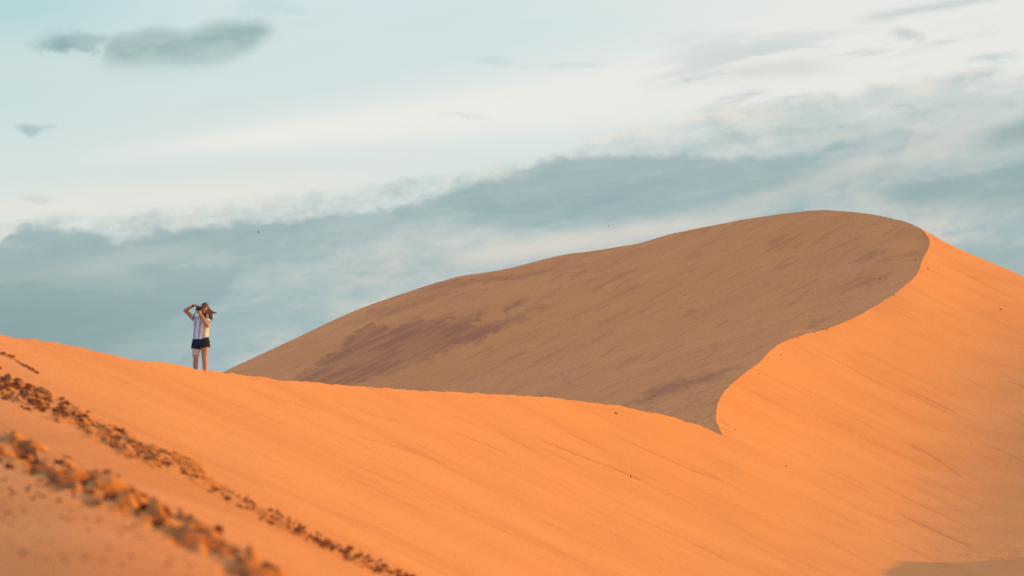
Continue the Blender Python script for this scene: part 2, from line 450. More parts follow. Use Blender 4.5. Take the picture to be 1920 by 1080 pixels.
NEAR = [(-260, 598), (-120, 612), (0, 629), (67, 638), (133, 650), (222, 667), (311, 681), (364, 691), (418, 699), (489, 707), (560, 715), (640, 723), (720, 728), (798, 733), (880, 737), (957, 740), (1036, 746), (1100, 753), (1158, 760), (1187, 767), (1205, 771.5), (1231, 774.5), (1260, 782), (1290, 791.5), (1316, 800), (1340, 810), (1355, 817)]
CREST = [(1355, 817), (1349, 803), (1343, 787), (1344, 770), (1346, 757), (1357, 734), (1378, 714), (1406, 692), (1423, 679), (1451, 653), (1475, 639), (1508, 627), (1541, 619), (1592, 600), (1634, 578), (1671, 555), (1704, 530), (1722, 509), (1729, 488), (1739, 468), (1743, 453), (1736, 439), (1726, 428)]
RSIL = [(1726, 428), (1769, 452), (1810, 472), (1850, 489), (1891, 506), (1920, 518.5), (2000, 553), (2200, 640), (2400, 730)]
LSIL = [(330, 742), (418, 700), (490, 665), (565, 630), (650, 590), (700, 570), (780, 542), (830, 527), (865, 517), (930, 507), (985, 496), (1025, 485), (1075, 475), (1140, 466), (1200, 455), (1280, 434), (1361, 418), (1443, 404), (1524, 395), (1565, 395), (1626, 401), (1671, 409), (1698, 415), (1726, 428)]

near_c = roughen(spline(NEAR, lambda x, y: 1.0 if x < 260 else 1.6), 1.1, 26, 3)
crest_c = roughen(spline(CREST, 1.4), 1.2, 22, 5)
# little spurs where the brink meets the saddle
_sp = np.exp(-((crest_c[:, 1] - 790) / 18) ** 2) * np.sin(crest_c[:, 1] * 0.75) * 0.35 * (crest_c[:, 1] < 812)
crest_c[:, 0] += _sp
crest_c[-1] = CREST[-1]
rsil_c = roughen(spline(RSIL, 3.5), 0.6, 40, 9)
lsil_c = roughen(spline(LSIL, 2.0), 0.8, 60, 11)
left_c = np.stack([np.full(300, -260.0), np.r_[np.linspace(1330, 725, 180, endpoint=False), np.linspace(725, 598, 120, endpoint=False)]], 1)
chain = np.vstack([left_c, near_c[:-1], crest_c[:-1], rsil_c])
I_S = len(left_c) + len(near_c) - 1               # the saddle
I_T = I_S + len(crest_c) - 1                      # the top
I_N = len(left_c)

ROWS = 470
DIR = np.array([math.cos(math.radians(35)), math.sin(math.radians(35))])
t_end = np.minimum((1262 - chain[:, 1]) / DIR[1], (2420 - chain[:, 0]) / DIR[0])
t_end = np.maximum(t_end, 6)
tt = (np.linspace(0, 1, ROWS) ** 1.12)[None, :]
PX = chain[:, :1] + DIR[0] * t_end[:, None] * tt
PY = chain[:, 1:] + DIR[1] * t_end[:, None] * tt
# depth from the fitted surface, on a coarse lattice and then interpolated bicubically
gx = np.arange(-300, 2460, 20.0); gy = np.arange(380, 1360, 20.0)
GQ = tps_eval(MW, *np.meshgrid(gx, gy))


def bicubic(G, x, y):
    fx = (x - gx[0]) / 20.0; fy = (y - gy[0]) / 20.0
    ix = np.clip(np.floor(fx).astype(int), 1, G.shape[1] - 3); iy = np.clip(np.floor(fy).astype(int), 1, G.shape[0] - 3)
    tx = fx - ix; ty = fy - iy

    def wts(t):
        return (-t / 2 + t * t - t ** 3 / 2, 1 - 2.5 * t * t + 1.5 * t ** 3, t / 2 + 2 * t * t - 1.5 * t ** 3, -t * t / 2 + t ** 3 / 2)
    wx, wy = wts(tx), wts(ty)
    o = 0
    for j in range(4):
        row = 0
        for i in range(4):
            row = row + wx[i] * G[iy + j - 1, ix + i - 1]
        o = o + wy[j] * row
    return o


QL = tps_eval(ML, *np.meshgrid(gx, gy))
def w_point(x, y):
    return place(x, y, 1.0 / np.maximum(bicubic(GQ, np.asarray(x, float), np.asarray(y, float)), 1 / 420))


PW = w_point(PX, PY)

# --- disturbed sand: bands of footprints, given as centre line and half width
TRAILS = [
    dict(c=[(-240, 605), (-120, 655), (0, 719), (100, 765), (200, 816), (300, 866), (330, 872), (400, 912), (500, 965), (600, 1015), (700, 1060), (790, 1100), (900, 1160)], w=[(-240, 24), (0, 23), (150, 22), (300, 18), (450, 14), (700, 12), (900, 11)], a=0.06, lam=0.26),
    dict(c=[(-240, 770), (-100, 815), (0, 845), (60, 868), (130, 900), (200, 930), (280, 965), (350, 1005), (430, 1050), (520, 1100), (640, 1170)], w=[(-240, 26), (0, 22), (130, 26), (250, 29), (350, 26), (450, 20), (640, 18)], a=0.12, lam=0.42, gain=0.45),
    dict(c=[(-120, 610), (-40, 642), (5, 664), (35, 680), (72, 702)], w=[(-120, 4), (72, 2.5)], a=0.03, lam=0.3),
    dict(c=[(1700, 1030), (1752, 1037), (1790, 1041), (1850, 1046), (1920, 1052), (2050, 1060)], w=[(1700, 3), (1760, 9), (1850, 11), (2050, 12)], a=0.038, lam=0.6),
]
for T in TRAILS:
    T['p'] = spline(T['c'], 6.0)


def trail_mask(T, x, y):
    P = T['p']
    cy_ = np.interp(x, P[:, 0], P[:, 1], left=-1e5, right=-1e5)
    sl = np.interp(x, P[:, 0], np.gradient(P[:, 1]) / np.gradient(P[:, 0]))
    hw = np.interp(x, *zip(*T['w']))
    d = (y - cy_) / np.sqrt(1 + sl * sl) / hw
    return d


DZ = np.zeros(PX.shape)
PXY = PW[..., :2]
# broad swells and faint wind ribs
DZ += 0.030 * fbm(PXY[..., 0] / 7, PXY[..., 1] / 7, 21, 3)
DZ += 0.010 * fbm(PXY[..., 0] / 2.2, PXY[..., 1] / 1.1, 25, 2) * sstep(18, 60, PXY[..., 1])
# rough lumps close to the near brink
rowt = (t_end[:, None] * tt)
# the lower right of the face flattens away from the sun
DZ += 0.0048 * np.maximum(0, PXY[..., 0] - 0.0931 * PXY[..., 1]) ** 2 * sstep(560, 800, PY) * sstep(2400, 2000, PX)
nearmask = np.zeros(len(chain)); nearmask[I_N:I_S] = 1
DZ += nearmask[:, None] * np.exp(-rowt / 14) * 0.016 * fbm(PXY[..., 0] / 0.35, PXY[..., 1] / 1.5, 31, 3)


def trail_dz(px, py, xw, yw, trod_shade=None):
    o = np.zeros(np.shape(px))
    for k, T in enumerate(TRAILS):
        d = trail_mask(T, px, py)
        sel = np.abs(d) < 2.6
        if not sel.any():
            continue
        x_, y_ = xw[sel], yw[sel]
        wob = fbm(x_ / 0.9, y_ / 2.2, 41 + k, 3) * 0.55
        m = sstep(1.25, 0.55, np.abs(d[sel]) + wob)
        l = T['lam']
        if k == 3:
            x_ = x_ * 0.45
        f1 = fbm(x_ / l, y_ / (l * 1.5), 51 + k, 3, T.get('gain', 0.6))
        f2 = np.abs(gnoise(x_ / (l * 1.3), y_ / (l * 2.0), 61 + k))
        if k == 0:
            m = m * (1 - 0.5 * sstep(280, 480, px[sel]))
        if k < 2:
            m = m * (0.25 + 0.75 * sstep(-0.30, 0.15, gnoise(px[sel] / 42, d[sel] * 0.9, 77 + k)))
        if trod_shade is not None:          # shade among the trodden lumps painted as darker sand, most in the hollows
            trod_shade[sel] = np.maximum(trod_shade[sel], m * np.clip(0.9 - 0.8 * f1 + 0.9 * np.maximum(0, 0.35 - f2), 0, 1) * 1.0)
        o[sel] += m * T['a'] * (1.1 * f1 - 1.6 * np.maximum(0, 0.35 - f2) + 0.3)
    return o


TROD_SHADE = np.zeros(PX.shape)
DZ += trail_dz(PX, PY, PXY[..., 0], PXY[..., 1], TROD_SHADE)
PW[..., 2] += DZ

# --- shade of small steps, painted into the sand as thin dark lines (photograph positions of the lines)
LINES = [((1123, 803), (1210, 843), (1297, 882), (1368, 904), 1.6, .8), ((830, 803), (890, 826), (945, 849), (960, 853), 1.6, .55), ((913, 799), (960, 822), (996, 841), (1010, 846), 1.5, .5),
         ((980, 812), (1060, 845), (1178, 890), (1226, 912), 2.2, .85), ((640, 805), (700, 826), (790, 853), (800, 856), 2.5, .5), ((1075, 817), (1110, 832), (1130, 842), (1140, 846), 1.5, .45),
         ((640, 888), (700, 918), (780, 957), (800, 966), 1.4, .4), ((1683, 823), (1740, 853), (1800, 897), (1812, 903), 2.2, .85), ((1653, 950), (1730, 985), (1800, 1020), (1838, 1036), 3.0, .8),
         ((1677, 720), (1730, 745), (1780, 770), (1790, 774), 1.6, .7), ((1880, 720), (1900, 728), (1922, 738), (1930, 741), 1.6, .8), ((1516, 870), (1570, 895), (1620, 920), (1640, 930), 2.2, .45),
         ((1500, 765), (1600, 812), (1700, 860), (1760, 890), 4.5, .4), ((1820, 826), (1870, 850), (1915, 875), (1930, 884), 2.2, .55), ((1805, 511), (1825, 520), (1845, 528), (1850, 530), 1.4, .6),
         ((1740, 480), (1800, 510), (1860, 540), (1920, 570), 1.5, .5), ((1600, 880), (1680, 925), (1760, 965), (1830, 1000), 2.0, .45), ((1490, 640), (1560, 672), (1640, 715), (1700, 742), 1.8, .4),
         ((1450, 700), (1520, 735), (1600, 775), (1660, 800), 2.0, .35), ((1560, 640), (1640, 672), (1740, 720), (1820, 760), 3.0, .35), ((430, 720), (480, 735), (540, 755), (600, 772), 2.0, .4),
         ((600, 745), (660, 765), (720, 785), (760, 797), 2.0, .35), ((760, 745), (820, 770), (880, 793), (900, 800), 1.6, .35), ((1400, 1010), (1480, 1045), (1560, 1080), (1600, 1098), 2.0, .35),
         ((1100, 930), (1200, 975), (1300, 1020), (1380, 1060), 2.2, .35), ((800, 930), (900, 975), (1000, 1020), (1080, 1056), 1.8, .3), ((380, 735), (430, 755), (520, 790), (560, 805), 1.6, .3),
         ((1345, 800), (1356, 804), (1366, 809), (1372, 811), 1.5, .8), ((1343, 787), (1352, 790), (1362, 795), (1370, 799), 1.5, .8), ((1380, 806), (1420, 822), (1470, 846), (1500, 860), 1.3, .3)]
STEP_SHADE = np.zeros(PX.shape)
for a, b, c, d, wd, s in LINES:
    P = spline([a, b, c, d], 4.0)
    x0, x1 = P[0, 0], P[-1, 0]
    cy_ = np.interp(PX, P[:, 0], P[:, 1], left=1e5, right=1e5)
    e = (PY - cy_) + 0.8 * gnoise(PX / 16, PX * 0, 71)
    prof = np.where(e > 0, np.exp(-(e / (0.7 * wd)) ** 2), np.exp(-(e / (2.2 * wd)) ** 2) * 0.55 + np.exp(-(e / (0.6 * wd)) ** 2) * 0.45)
    u = (PX - x0) / (x1 - x0)
    STEP_SHADE = np.maximum(STEP_SHADE, prof * 0.7 * s * sstep(0, .35, u) * sstep(1.0, .85, u) * (0.75 + 0.5 * gnoise(PX / 7, PY / 3, 73)))
STEP_SHADE = np.clip(STEP_SHADE, 0, 1)
DRA = PX / 1000
DRC = (PY - (0.40 * PX + 0.00004 * PX ** 2)) / 1000


def mesh_from(name, V, quads, attr=None):
    me = bpy.data.meshes.new(name)
    me.vertices.add(len(V)); me.vertices.foreach_set('co', np.ascontiguousarray(V, np.float32).ravel())
    nq = len(quads)
    me.loops.add(nq * 4); me.loops.foreach_set('vertex_index', np.ascontiguousarray(quads, np.int32).ravel())
    me.polygons.add(nq)
    me.polygons.foreach_set('loop_start', np.arange(0, nq * 4, 4, dtype=np.int32))
    me.polygons.foreach_set('use_smooth', np.ones(nq, bool))
    if attr:
        for k, v in attr.items():
            a = me.attributes.new(k, 'FLOAT', 'POINT')
            a.data.foreach_set('value', np.ascontiguousarray(v, np.float32).ravel())
    me.update(calc_edges=True)
    me.validate()
    return me


def grid_quads(n, m, off=0):
    i = np.arange(n - 1)[:, None] * m + np.arange(m - 1)[None, :] + off
    return np.stack([i, i + m, i + m + 1, i + 1], -1).reshape(-1, 4)


def skirt(P, drop=(0, 0, -1.2), n=3):
    t = np.linspace(0, 1, n)[None, :, None]
    return P[:, None, :] + np.array(drop)[None, None, :] * t


def link(name, me, mat, parent=None, **props):
    o = bpy.data.objects.new(name, me)
    COL.objects.link(o)
    if mat is not None and me is not None and not me.materials:
        me.materials.append(mat)
    if parent is not None:
        o.parent = parent
    for k, v in props.items():
        o[k] = v
    return o


# ------------------------------------------------------------------ sand material
def new_mat(name):
    m = bpy.data.materials.new(name)
    m.use_nodes = True
    t = m.node_tree
    b = t.nodes['Principled BSDF']
    E.nt = t
    return m, t, b


SAND_A = (0.665, 0.292, 0.107, 1)
SAND_B = (0.62, 0.262, 0.093, 1)
SAND_DARK = (0.45, 0.175, 0.068, 1)
SAND_LIGHT = (0.70, 0.325, 0.128, 1)
sand, st, sb = new_mat('sand')
sb.inputs['Roughness'].default_value = 0.95
sb.inputs['Specular IOR Level'].default_value = 0.1
geo = st.nodes.new('ShaderNodeNewGeometry')
gs = st.nodes.new('ShaderNodeSeparateXYZ')
st.links.new(geo.outputs['Position'], gs.inputs[0])
gxn, gyn, gzn = E(gs.outputs[0]), E(gs.outputs[1]), E(gs.outputs[2])


def attr(nm):
    a = st.nodes.new('ShaderNodeAttribute')
    a.attribute_name = nm
    return E(a.outputs['Fac'])


trod_shade_a = attr('trod_shade')
mark, patch, rip = attr('step_shade_seam'), attr('smooth_patch'), attr('ripple')
big = noise(vec(gxn * 0.10, gyn * 0.10), 1.0, 4, 0.55)
c_ = mixc(smooth(0.35, 0.68, big), SAND_A, SAND_B)
# faint drift streaks: long along the wind, short across it
wx = gxn * 0.78 + gyn * 0.62
wy = gyn * 0.78 - gxn * 0.62
stk_l = noise(vec(wx * 0.09, wy * 0.62, gzn * 0.3), 1.0, 6, 0.62)
d_a, d_c, wind = attr('drift_along'), attr('drift_across'), attr('windward')
stk_w = noise(vec(d_a * 3.2, d_c * 62.0), 1.0, 6, 0.6)
thin = noise(vec(d_a * 5.0, d_c * 260.0, 4.4), 1.0, 4, 0.6)
patchy = noise(vec(d_a * 2.2, d_c * 9.0, 8.8), 1.0, 3, 0.5)
stk = stk_l + (stk_w - stk_l) * wind
c_ = mixc(smooth(0.53, 0.74, stk) * 0.36, c_, SAND_DARK)
c_ = mixc(smooth(0.46, 0.30, stk) * 0.28, c_, SAND_LIGHT)
c_ = mixc(smooth(0.60, 0.74, thin) * smooth(0.46, 0.62, patchy) * wind * 0.42, c_, (0.36, 0.115, 0.043, 1))
fine = noise(vec(gxn, gyn, gzn), 9.0, 4, 0.65)
c_ = mixc(smooth(0.52, 0.75, fine) * 0.28, c_, SAND_DARK)
nearf = smooth(60.0, 22.0, gyn)
c_ = mixc(nearf * smooth(0.3, 0.62, big + fine * 0.25 - 0.12) * 0.55, c_, (0.46, 0.165, 0.050, 1))  # near sand darkened and reddened: lens falloff painted into the colour
c_ = mixc(smooth(0.0, 0.7, trod_shade_a) * 0.8, c_, (0.44, 0.155, 0.034, 1))
c_ = mixc(smooth(0.55, 1.0, trod_shade_a) * 0.8, c_, (0.20, 0.066, 0.026, 1))  # shade of the trodden hollows, painted darker still
c_ = mixc(mark * 0.8, c_, (0.27, 0.085, 0.03, 1))  # painted step shade, and the dark seams of the slip face
c_ = mixc(patch * 0.95, c_, (0.395, 0.158, 0.076, 1))
rn = noise(vec(wx * 1.2, wy * 1.2, gzn * 2.2), 3.2, 3, 0.6, 0.5)
c_ = mixc(rip * smooth(0.48, 0.62, rn) * 0.42, c_, SAND_DARK)
c_ = mixc(rip * smooth(0.46, 0.36, rn) * 0.42, c_, SAND_LIGHT)
st.links.new(c_, sb.inputs['Base Color'])
bn = noise(vec(wx * 0.28, wy * 1.5, gzn * 0.6), 1.0, 6, 0.62)
hgt = bn * 0.10 * (1.0 - wind * 0.55) + fine * 0.040 + stk_w * wind * 0.028
bump = st.nodes.new('ShaderNodeBump')
bump.inputs['Strength'].default_value = 0.55
bump.inputs['Distance'].default_value = 1.0
st.links.new(hgt.s, bump.inputs['Height'])
st.links.new(bump.outputs[0], sb.inputs['Normal'])

# ------------------------------------------------------------------ near dune
# its windward face, then the slip face behind the brink (hidden from the camera)
n_w = I_S + 1
Vn = PW[:n_w].reshape(-1, 3)
q = grid_quads(n_w, ROWS)
brink = PW[I_N:I_S + 1, 0][::4]
tb_ = np.r_[0, 0.4, 1.2, 2.6, 5, 9, 14, 20, 28]
back = brink[:, None, :] + np.stack([-0.22 * tb_, 0.97 * tb_, -(0.60 * tb_ - 0.25 * (1 - np.exp(-tb_ / 0.6)))], -1)[None]
# the flank rolls over and falls away to the left, and the foot runs out below
tf_ = np.r_[0, 0.8, 2, 4, 7, 11, 16, 22, 30]
lf = PW[:I_N + 1:4, 0]
flank = lf[:, None, :] + np.stack([-tf_, 0.1 * tf_, 0.16 * tf_ - 0.022 * tf_ ** 2], -1)[None]
ft = PW[:n_w:6, -1]
foot = ft[:, None, :] + np.stack([0.0 * tf_, -tf_ * 0.8, -0.06 * tf_ - 0.009 * tf_ ** 2], -1)[None]
off = len(Vn)
extra = [back, flank, foot]
qs = [q]
for e_ in extra:
    qs.append(grid_quads(e_.shape[0], e_.shape[1], off))
    off += e_.shape[0] * e_.shape[1]
n_ex = off - len(Vn)
me = mesh_from('near_dune', np.vstack([Vn] + [e_.reshape(-1, 3) for e_ in extra]), np.vstack(qs),
               {k: np.r_[v[:n_w].ravel(), np.zeros(n_ex)] for k, v in dict(step_shade_seam=STEP_SHADE, trod_shade=TROD_SHADE, drift_along=DRA, drift_across=DRC, windward=np.ones(PX.shape)).items()})
link('near_dune', me, sand, kind='structure')

# ------------------------------------------------------------------ tall dune
# windward face (right of the brink), shaded slip face (left of it), and its far side
Vw = PW[I_S:].reshape(-1, 3)
qw = grid_quads(len(chain) - I_S, ROWS)
# slip face: columns lean right by four fifths and run from the skyline down to the brink or to the hidden valley
K = 0.8
i_tan = int(np.argmax(crest_c[:, 0] - K * crest_c[:, 1]))          # where the brink is parallel to the columns
topl = np.vstack([lsil_c, crest_c[::-1][1:len(crest_c) - i_tan]])
botl = np.vstack([near_c, crest_c[1:i_tan + 1]])
kt = topl[:, 0] - K * topl[:, 1]
kb = botl[:, 0] - K * botl[:, 1]
ks = np.r_[np.arange(max(kt[0], kb[0]) + 1, kb[-1], 2.0), kb[-1]]
ks = np.unique(np.round(ks, 3))
kt_s = np.maximum.accumulate(kt + np.arange(len(kt)) * 1e-6)
kb_s = np.maximum.accumulate(kb + np.arange(len(kb)) * 1e-6)
ty = np.interp(ks, kt_s, topl[:, 1]); tx = ks + K * ty
by = np.interp(ks, kb_s, botl[:, 1]); bx = ks + K * by
hid = sstep(CREST[0][0] - K * CREST[0][1] - 12, CREST[0][0] - K * CREST[0][1] - 130, ks) * 85
by = by + hid; bx = bx + hid * K
RL = 230
tl = np.linspace(0, 1, RL)[None, :]
LX = tx[:, None] * (1 - tl) + bx[:, None] * tl
LY = ty[:, None] * (1 - tl) + by[:, None] * tl
# meet the windward face exactly along the brink
cc = np.vstack([crest_c[::max(1, len(crest_c) // 30)], crest_c[-1:]])
ratio = np.log(bicubic(GQ, cc[:, 0], cc[:, 1]) / bicubic(QL, cc[:, 0], cc[:, 1]))
anch = [(x, y) for x in range(300, 1250, 150) for y in (420, 560, 700, 860)] + [(1450, 400), (1600, 395), (1000, 950), (1250, 900), (1330, 520), (1450, 500), (1580, 470)]
MR = tps_fit([(x, y, r) for (x, y), r in zip(cc, ratio)] + [(x, y, 0.0) for x, y in anch])
QL = QL * np.exp(np.clip(tps_eval(MR, *np.meshgrid(gx, gy)), -.06, .06))
PL = place(LX, LY, 1.0 / np.maximum(bicubic(QL, LX, LY), 1 / 480))
PLd = 0.06 * fbm(PL[..., 0] / 6, PL[..., 1] / 9, 81, 4)
PLd += 0.10 * fbm((LX * 0.89 - LY * 0.45) / 330, (LX * 0.45 + LY * 0.89) / 34, 83, 3, 0.45)
edge = np.minimum(1, np.minimum(tl, 1 - tl) * (by - ty)[:, None] / 12)
PL[..., 2] += PLd * edge
PL[..., 2] -= 0.45 * edge * np.exp(-((LX - 1715) / 45) ** 2 - ((LY - 452) / 38) ** 2)


# smooth darker tongues on the slip face (photograph outlines)
def poly_sd(x, y, P):
    P = np.array(P, float)
    d = np.full(x.shape, 1e9); ins = np.zeros(x.shape, bool)
    for i in range(len(P)):
        ax, ay = P[i]; bx_, by_ = P[(i + 1) % len(P)]
        ex, ey = bx_ - ax, by_ - ay
        h = np.clip(((x - ax) * ex + (y - ay) * ey) / (ex * ex + ey * ey), 0, 1)
        d = np.minimum(d, np.hypot(x - ax - ex * h, y - ay - ey * h))
        if by_ != ay:
            c = ((ay > y) != (by_ > y)) & (x < (bx_ - ax) * (y - ay) / (by_ - ay) + ax)
            ins ^= c
    return np.where(ins, d, -d)


PATCHES = [
    (1.0, 5, [(520, 735), (575, 690), (625, 655), (662, 625), (700, 600), (735, 612), (795, 590), (800, 598), (825, 600), (858, 580), (850, 600), (835, 606), (905, 587), (912, 592), (895, 606), (950, 597), (1025, 570), (1022, 578), (975, 606), (900, 640), (840, 660), (760, 690), (690, 716), (600, 740)]),
    (.9, 4, [(940, 577), (978, 556), (1000, 560), (972, 575), (950, 590), (938, 588)]), (.9, 4, [(1000, 567), (1040, 545), (1090, 515), (1096, 497), (1070, 520), (1020, 552)]),
    (.8, 5, [(760, 545), (860, 523), (960, 513), (1060, 496), (1100, 492), (1060, 508), (980, 522), (900, 535), (820, 548)]),
    (.7, 5, [(690, 590), (760, 565), (840, 545), (860, 548), (780, 575), (720, 600)]),
    (.6, 4, [(640, 605), (720, 575), (800, 548), (812, 548), (740, 578), (660, 612)]),
    (.9, 4, [(1068, 596), (1120, 570), (1100, 586), (1072, 600)]), (.5, 4, [(1280, 482), (1335, 462), (1300, 485), (1268, 492)]),
    (.9, 6, [(1180, 758), (1230, 722), (1290, 705), (1390, 680), (1395, 690), (1330, 716), (1260, 740), (1200, 762)]),
    (.9, 6, [(1480, 635), (1530, 600), (1566, 587), (1530, 612), (1500, 630)]), (.9, 6, [(1545, 560), (1600, 530), (1650, 512), (1720, 492), (1700, 500), (1640, 530), (1590, 548)]),
    (.8, 7, [(1600, 485), (1640, 465), (1690, 458), (1660, 480), (1610, 500)]), (.7, 4, [(1640, 492), (1690, 470), (1735, 456), (1690, 478), (1650, 495)]),
    (.6, 4, [(1560, 545), (1620, 510), (1660, 490), (1620, 516), (1580, 540)]), (.5, 3, [(1130, 735), (1200, 702), (1290, 668), (1293, 671), (1200, 707)]), (.5, 3, [(1050, 668), (1120, 632), (1180, 605), (1120, 637)]),
    (.45, 3, [(1560, 470), (1590, 457), (1605, 455), (1575, 470)]), (.5, 3, [(980, 714), (1000, 702), (1022, 690), (1000, 704)]), (.9, 2, [(1058, 713), (1075, 704), (1078, 705), (1062, 714)]),
]
wxn = LX + 14 * gnoise(LX / 46, LY / 12, 91) + 7 * gnoise(LX / 13, LY / 7, 92)
wyn = LY + 5 * gnoise(LX / 34, LY / 16, 93) + 2.5 * gnoise(LX / 11, LY / 6, 94)
PA = np.zeros(LX.shape)
for a, sft, P in PATCHES:
    P = np.array(P, float)
    x0, y0 = P.min(0) - 25; x1, y1 = P.max(0) + 25
    sel = (LX > x0) & (LX < x1) & (LY > y0) & (LY < y1)
    sd = poly_sd(wxn[sel], wyn[sel], P)
    PA[sel] = np.maximum(PA[sel], a * sstep(-2.5, sft * 1.6, sd))
# scattered wind scours running down to the left
sl_ = 0.5
PA = PA * 1.0
along = LX * 0.89 - LY * 0.45; acr = LX * 0.45 + LY * 0.89
PA = PA * (0.55 + 0.45 * sstep(-0.35, 0.45, fbm(along / 110, acr / 8, 98, 4, 0.6)))
PA = np.maximum(PA, 0.42 * sstep(0.36, 0.75, fbm(along / 95, acr / 9, 95, 4, 0.6)) * sstep(300, 1000, LX))
RI = (1 - np.clip(PA * 1.1, 0, 1)) * (0.55 + 0.6 * sstep(-.4, .5, fbm(LX / 180, LY / 120, 97, 2)))
# dark seam where the big smooth tongue ends
seam = np.zeros(LX.shape)
for S_, wd, am in (([(640, 722), (700, 694), (760, 672), (840, 655), (900, 632)], 2.0, .55), ([(600, 685), (622, 662), (650, 640), (700, 612)], 2.0, .3), ([(850, 602), (905, 590), (912, 588)], 1.4, .7),
                   ([(1130, 734), (1200, 702), (1290, 668), (1345, 645)], 1.2, .45), ([(705, 560), (760, 545), (850, 527), (930, 512)], 1.4, .4), ([(1043, 676), (1065, 663), (1100, 648), (1130, 632)], 1.2, .4),
                   ([(968, 648), (980, 642), (995, 635), (1010, 628)], 1.6, .5), ([(530, 735), (545, 728), (575, 722), (590, 722)], 2.0, .4)):
    P = spline(S_, 3.0)
    cy_ = np.interp(LX, P[:, 0], P[:, 1], left=1e5, right=1e5)
    seam = np.maximum(seam, am * np.exp(-((LY - cy_) / wd) ** 2) * (0.7 + 0.6 * gnoise(LX / 9, LY / 5, 99)))
seam = np.clip(seam, 0, 1) * 0.8

# far side beyond the skyline
sk = PL[:, 0][::3]
tf = np.r_[0, 0.5, 1.5, 4, 9, 18, 30]
sn = np.array([-0.35, 0.94])
far = sk[:, None, :] + np.stack([sn[0] * tf, sn[1] * tf, -(0.02 * tf + 0.012 * tf ** 2)], -1)[None]
rs = PW[I_T:, 0][::3]
far2 = rs[:, None, :] + np.stack([0.2 * tf, 0.98 * tf, -(0.02 * tf + 0.012 * tf ** 2)], -1)[None]
ft2 = PW[I_S::6, -1]
endx = (t_end[I_S::6] * DIR[0] + chain[I_S::6, 0] > 2415)[:, None]
foot2 = ft2[:, None, :] + np.stack([tf * endx, -0.8 * tf * (1 - endx), (-0.10 * tf - 0.012 * tf ** 2) * np.ones(endx.shape)], -1)
tail = PL[0, ::3][:, None, :] + np.stack([-tf, 0.3 * tf, -0.45 * tf], -1)[None]
sk1 = skirt(PW[I_S:I_T + 1, 0]); sk2 = skirt(PL[:, -1][ks > CREST[0][0] - K * CREST[0][1] - 12])
parts_v = [Vw, PL.reshape(-1, 3), far.reshape(-1, 3), far2.reshape(-1, 3), foot2.reshape(-1, 3), tail.reshape(-1, 3), sk1.reshape(-1, 3), sk2.reshape(-1, 3)]
offs = np.cumsum([0] + [len(v) for v in parts_v])
parts_q = [qw, grid_quads(len(ks), RL, offs[1]), grid_quads(len(sk), len(tf), offs[2]), grid_quads(len(rs), len(tf), offs[3]),
           grid_quads(len(ft2), len(tf), offs[4]), grid_quads(tail.shape[0], len(tf), offs[5]),
           grid_quads(sk1.shape[0], 3, offs[6]), grid_quads(sk2.shape[0], 3, offs[7])]
n_all = offs[-1]
a_mark = np.zeros(n_all); a_patch = np.zeros(n_all); a_rip = np.zeros(n_all)
a_mark[:offs[1]] = STEP_SHADE[I_S:].ravel(); a_mark[offs[1]:offs[2]] = seam.ravel()
a_patch[offs[1]:offs[2]] = PA.ravel(); a_rip[offs[1]:offs[2]] = RI.ravel()
me = mesh_from('tall_dune', np.vstack(parts_v), np.vstack(parts_q), dict(step_shade_seam=a_mark, smooth_patch=a_patch, ripple=a_rip, **{k: np.r_[v[I_S:].ravel(), np.zeros(n_all - offs[1])] for k, v in dict(drift_along=DRA, drift_across=DRC, windward=np.ones(PX.shape)).items()}))
link('tall_dune', me, sand, kind='structure')

# ------------------------------------------------------------------ desert floor to the horizon
bm = bmesh.new()
bmesh.ops.create_grid(bm, x_segments=60, y_segments=60, size=2600)
for v in bm.verts:
    v.co.z = -7.0 + 0.8 * math.sin(v.co.x * 0.011) * math.cos(v.co.y * 0.009)
me = bpy.data.meshes.new('desert_floor'); bm.to_mesh(me); bm.free()
link('desert_floor', me, sand, kind='structure')

# a low spur of sand just right of the view; its shadow falls across the foot of the slope
bm = bmesh.new()
bmesh.ops.create_grid(bm, x_segments=60, y_segments=110, size=1)
for v in bm.verts:
    x = 33.0 + v.co.x * 14; y = 122.0 + v.co.y * 42
    end = 1 - min(1, max(0, (y - 146.0) / 10.0)); end = end * end * (3 - 2 * end)
    h_ = 5.5 * math.exp(-((x - 33 - 0.04 * (y - 130)) / 5.0) ** 2) * end * min(1, max(0, (y - 82) / 20))
    h_ += 0.08 * math.sin(x * 0.9 + y * 0.3) * math.sin(y * 0.5)
    v.co = (x, y, -2.0 + h_ + 0.02 * (y - 140))
for f in bm.faces:
    f.smooth = True
me = bpy.data.meshes.new('sand_spur'); bm.to_mesh(me); bm.free()
link('sand_spur', me, sand, kind='structure')


# ------------------------------------------------------------------ helpers for small things
def simple_mat(name, c, rough=0.8, spec=0.2, vary=0.0, scale=20.0, dark=None, metal=0.0):
    m, t, b = new_mat(name)
    b.inputs['Roughness'].default_value = rough
    b.inputs['Specular IOR Level'].default_value = spec
    b.inputs['Metallic'].default_value = metal
    tc_ = t.nodes.new('ShaderNodeTexCoord')
    n_ = noise(tc_.outputs['Object'], scale, 4, 0.6)
    d_ = dark or tuple(v * (1 - vary) for v in c[:3]) + (1,)
    t.links.new(mixc(smooth(0.35, 0.68, n_), c, d_), b.inputs['Base Color'])
    return m, t, b


M_CLOD, _, _ = simple_mat('damp_sand', (0.22, 0.082, 0.036, 1), 0.95, 0.1, 0.35, 30)
M_STONE, _, _ = simple_mat('dark_stone', (0.07, 0.050, 0.042, 1), 0.8, 0.3, 0.5, 25)
M_PALE, _, _ = simple_mat('pale_stone', (0.66, 0.63, 0.58, 1), 0.8, 0.3, 0.25, 25)


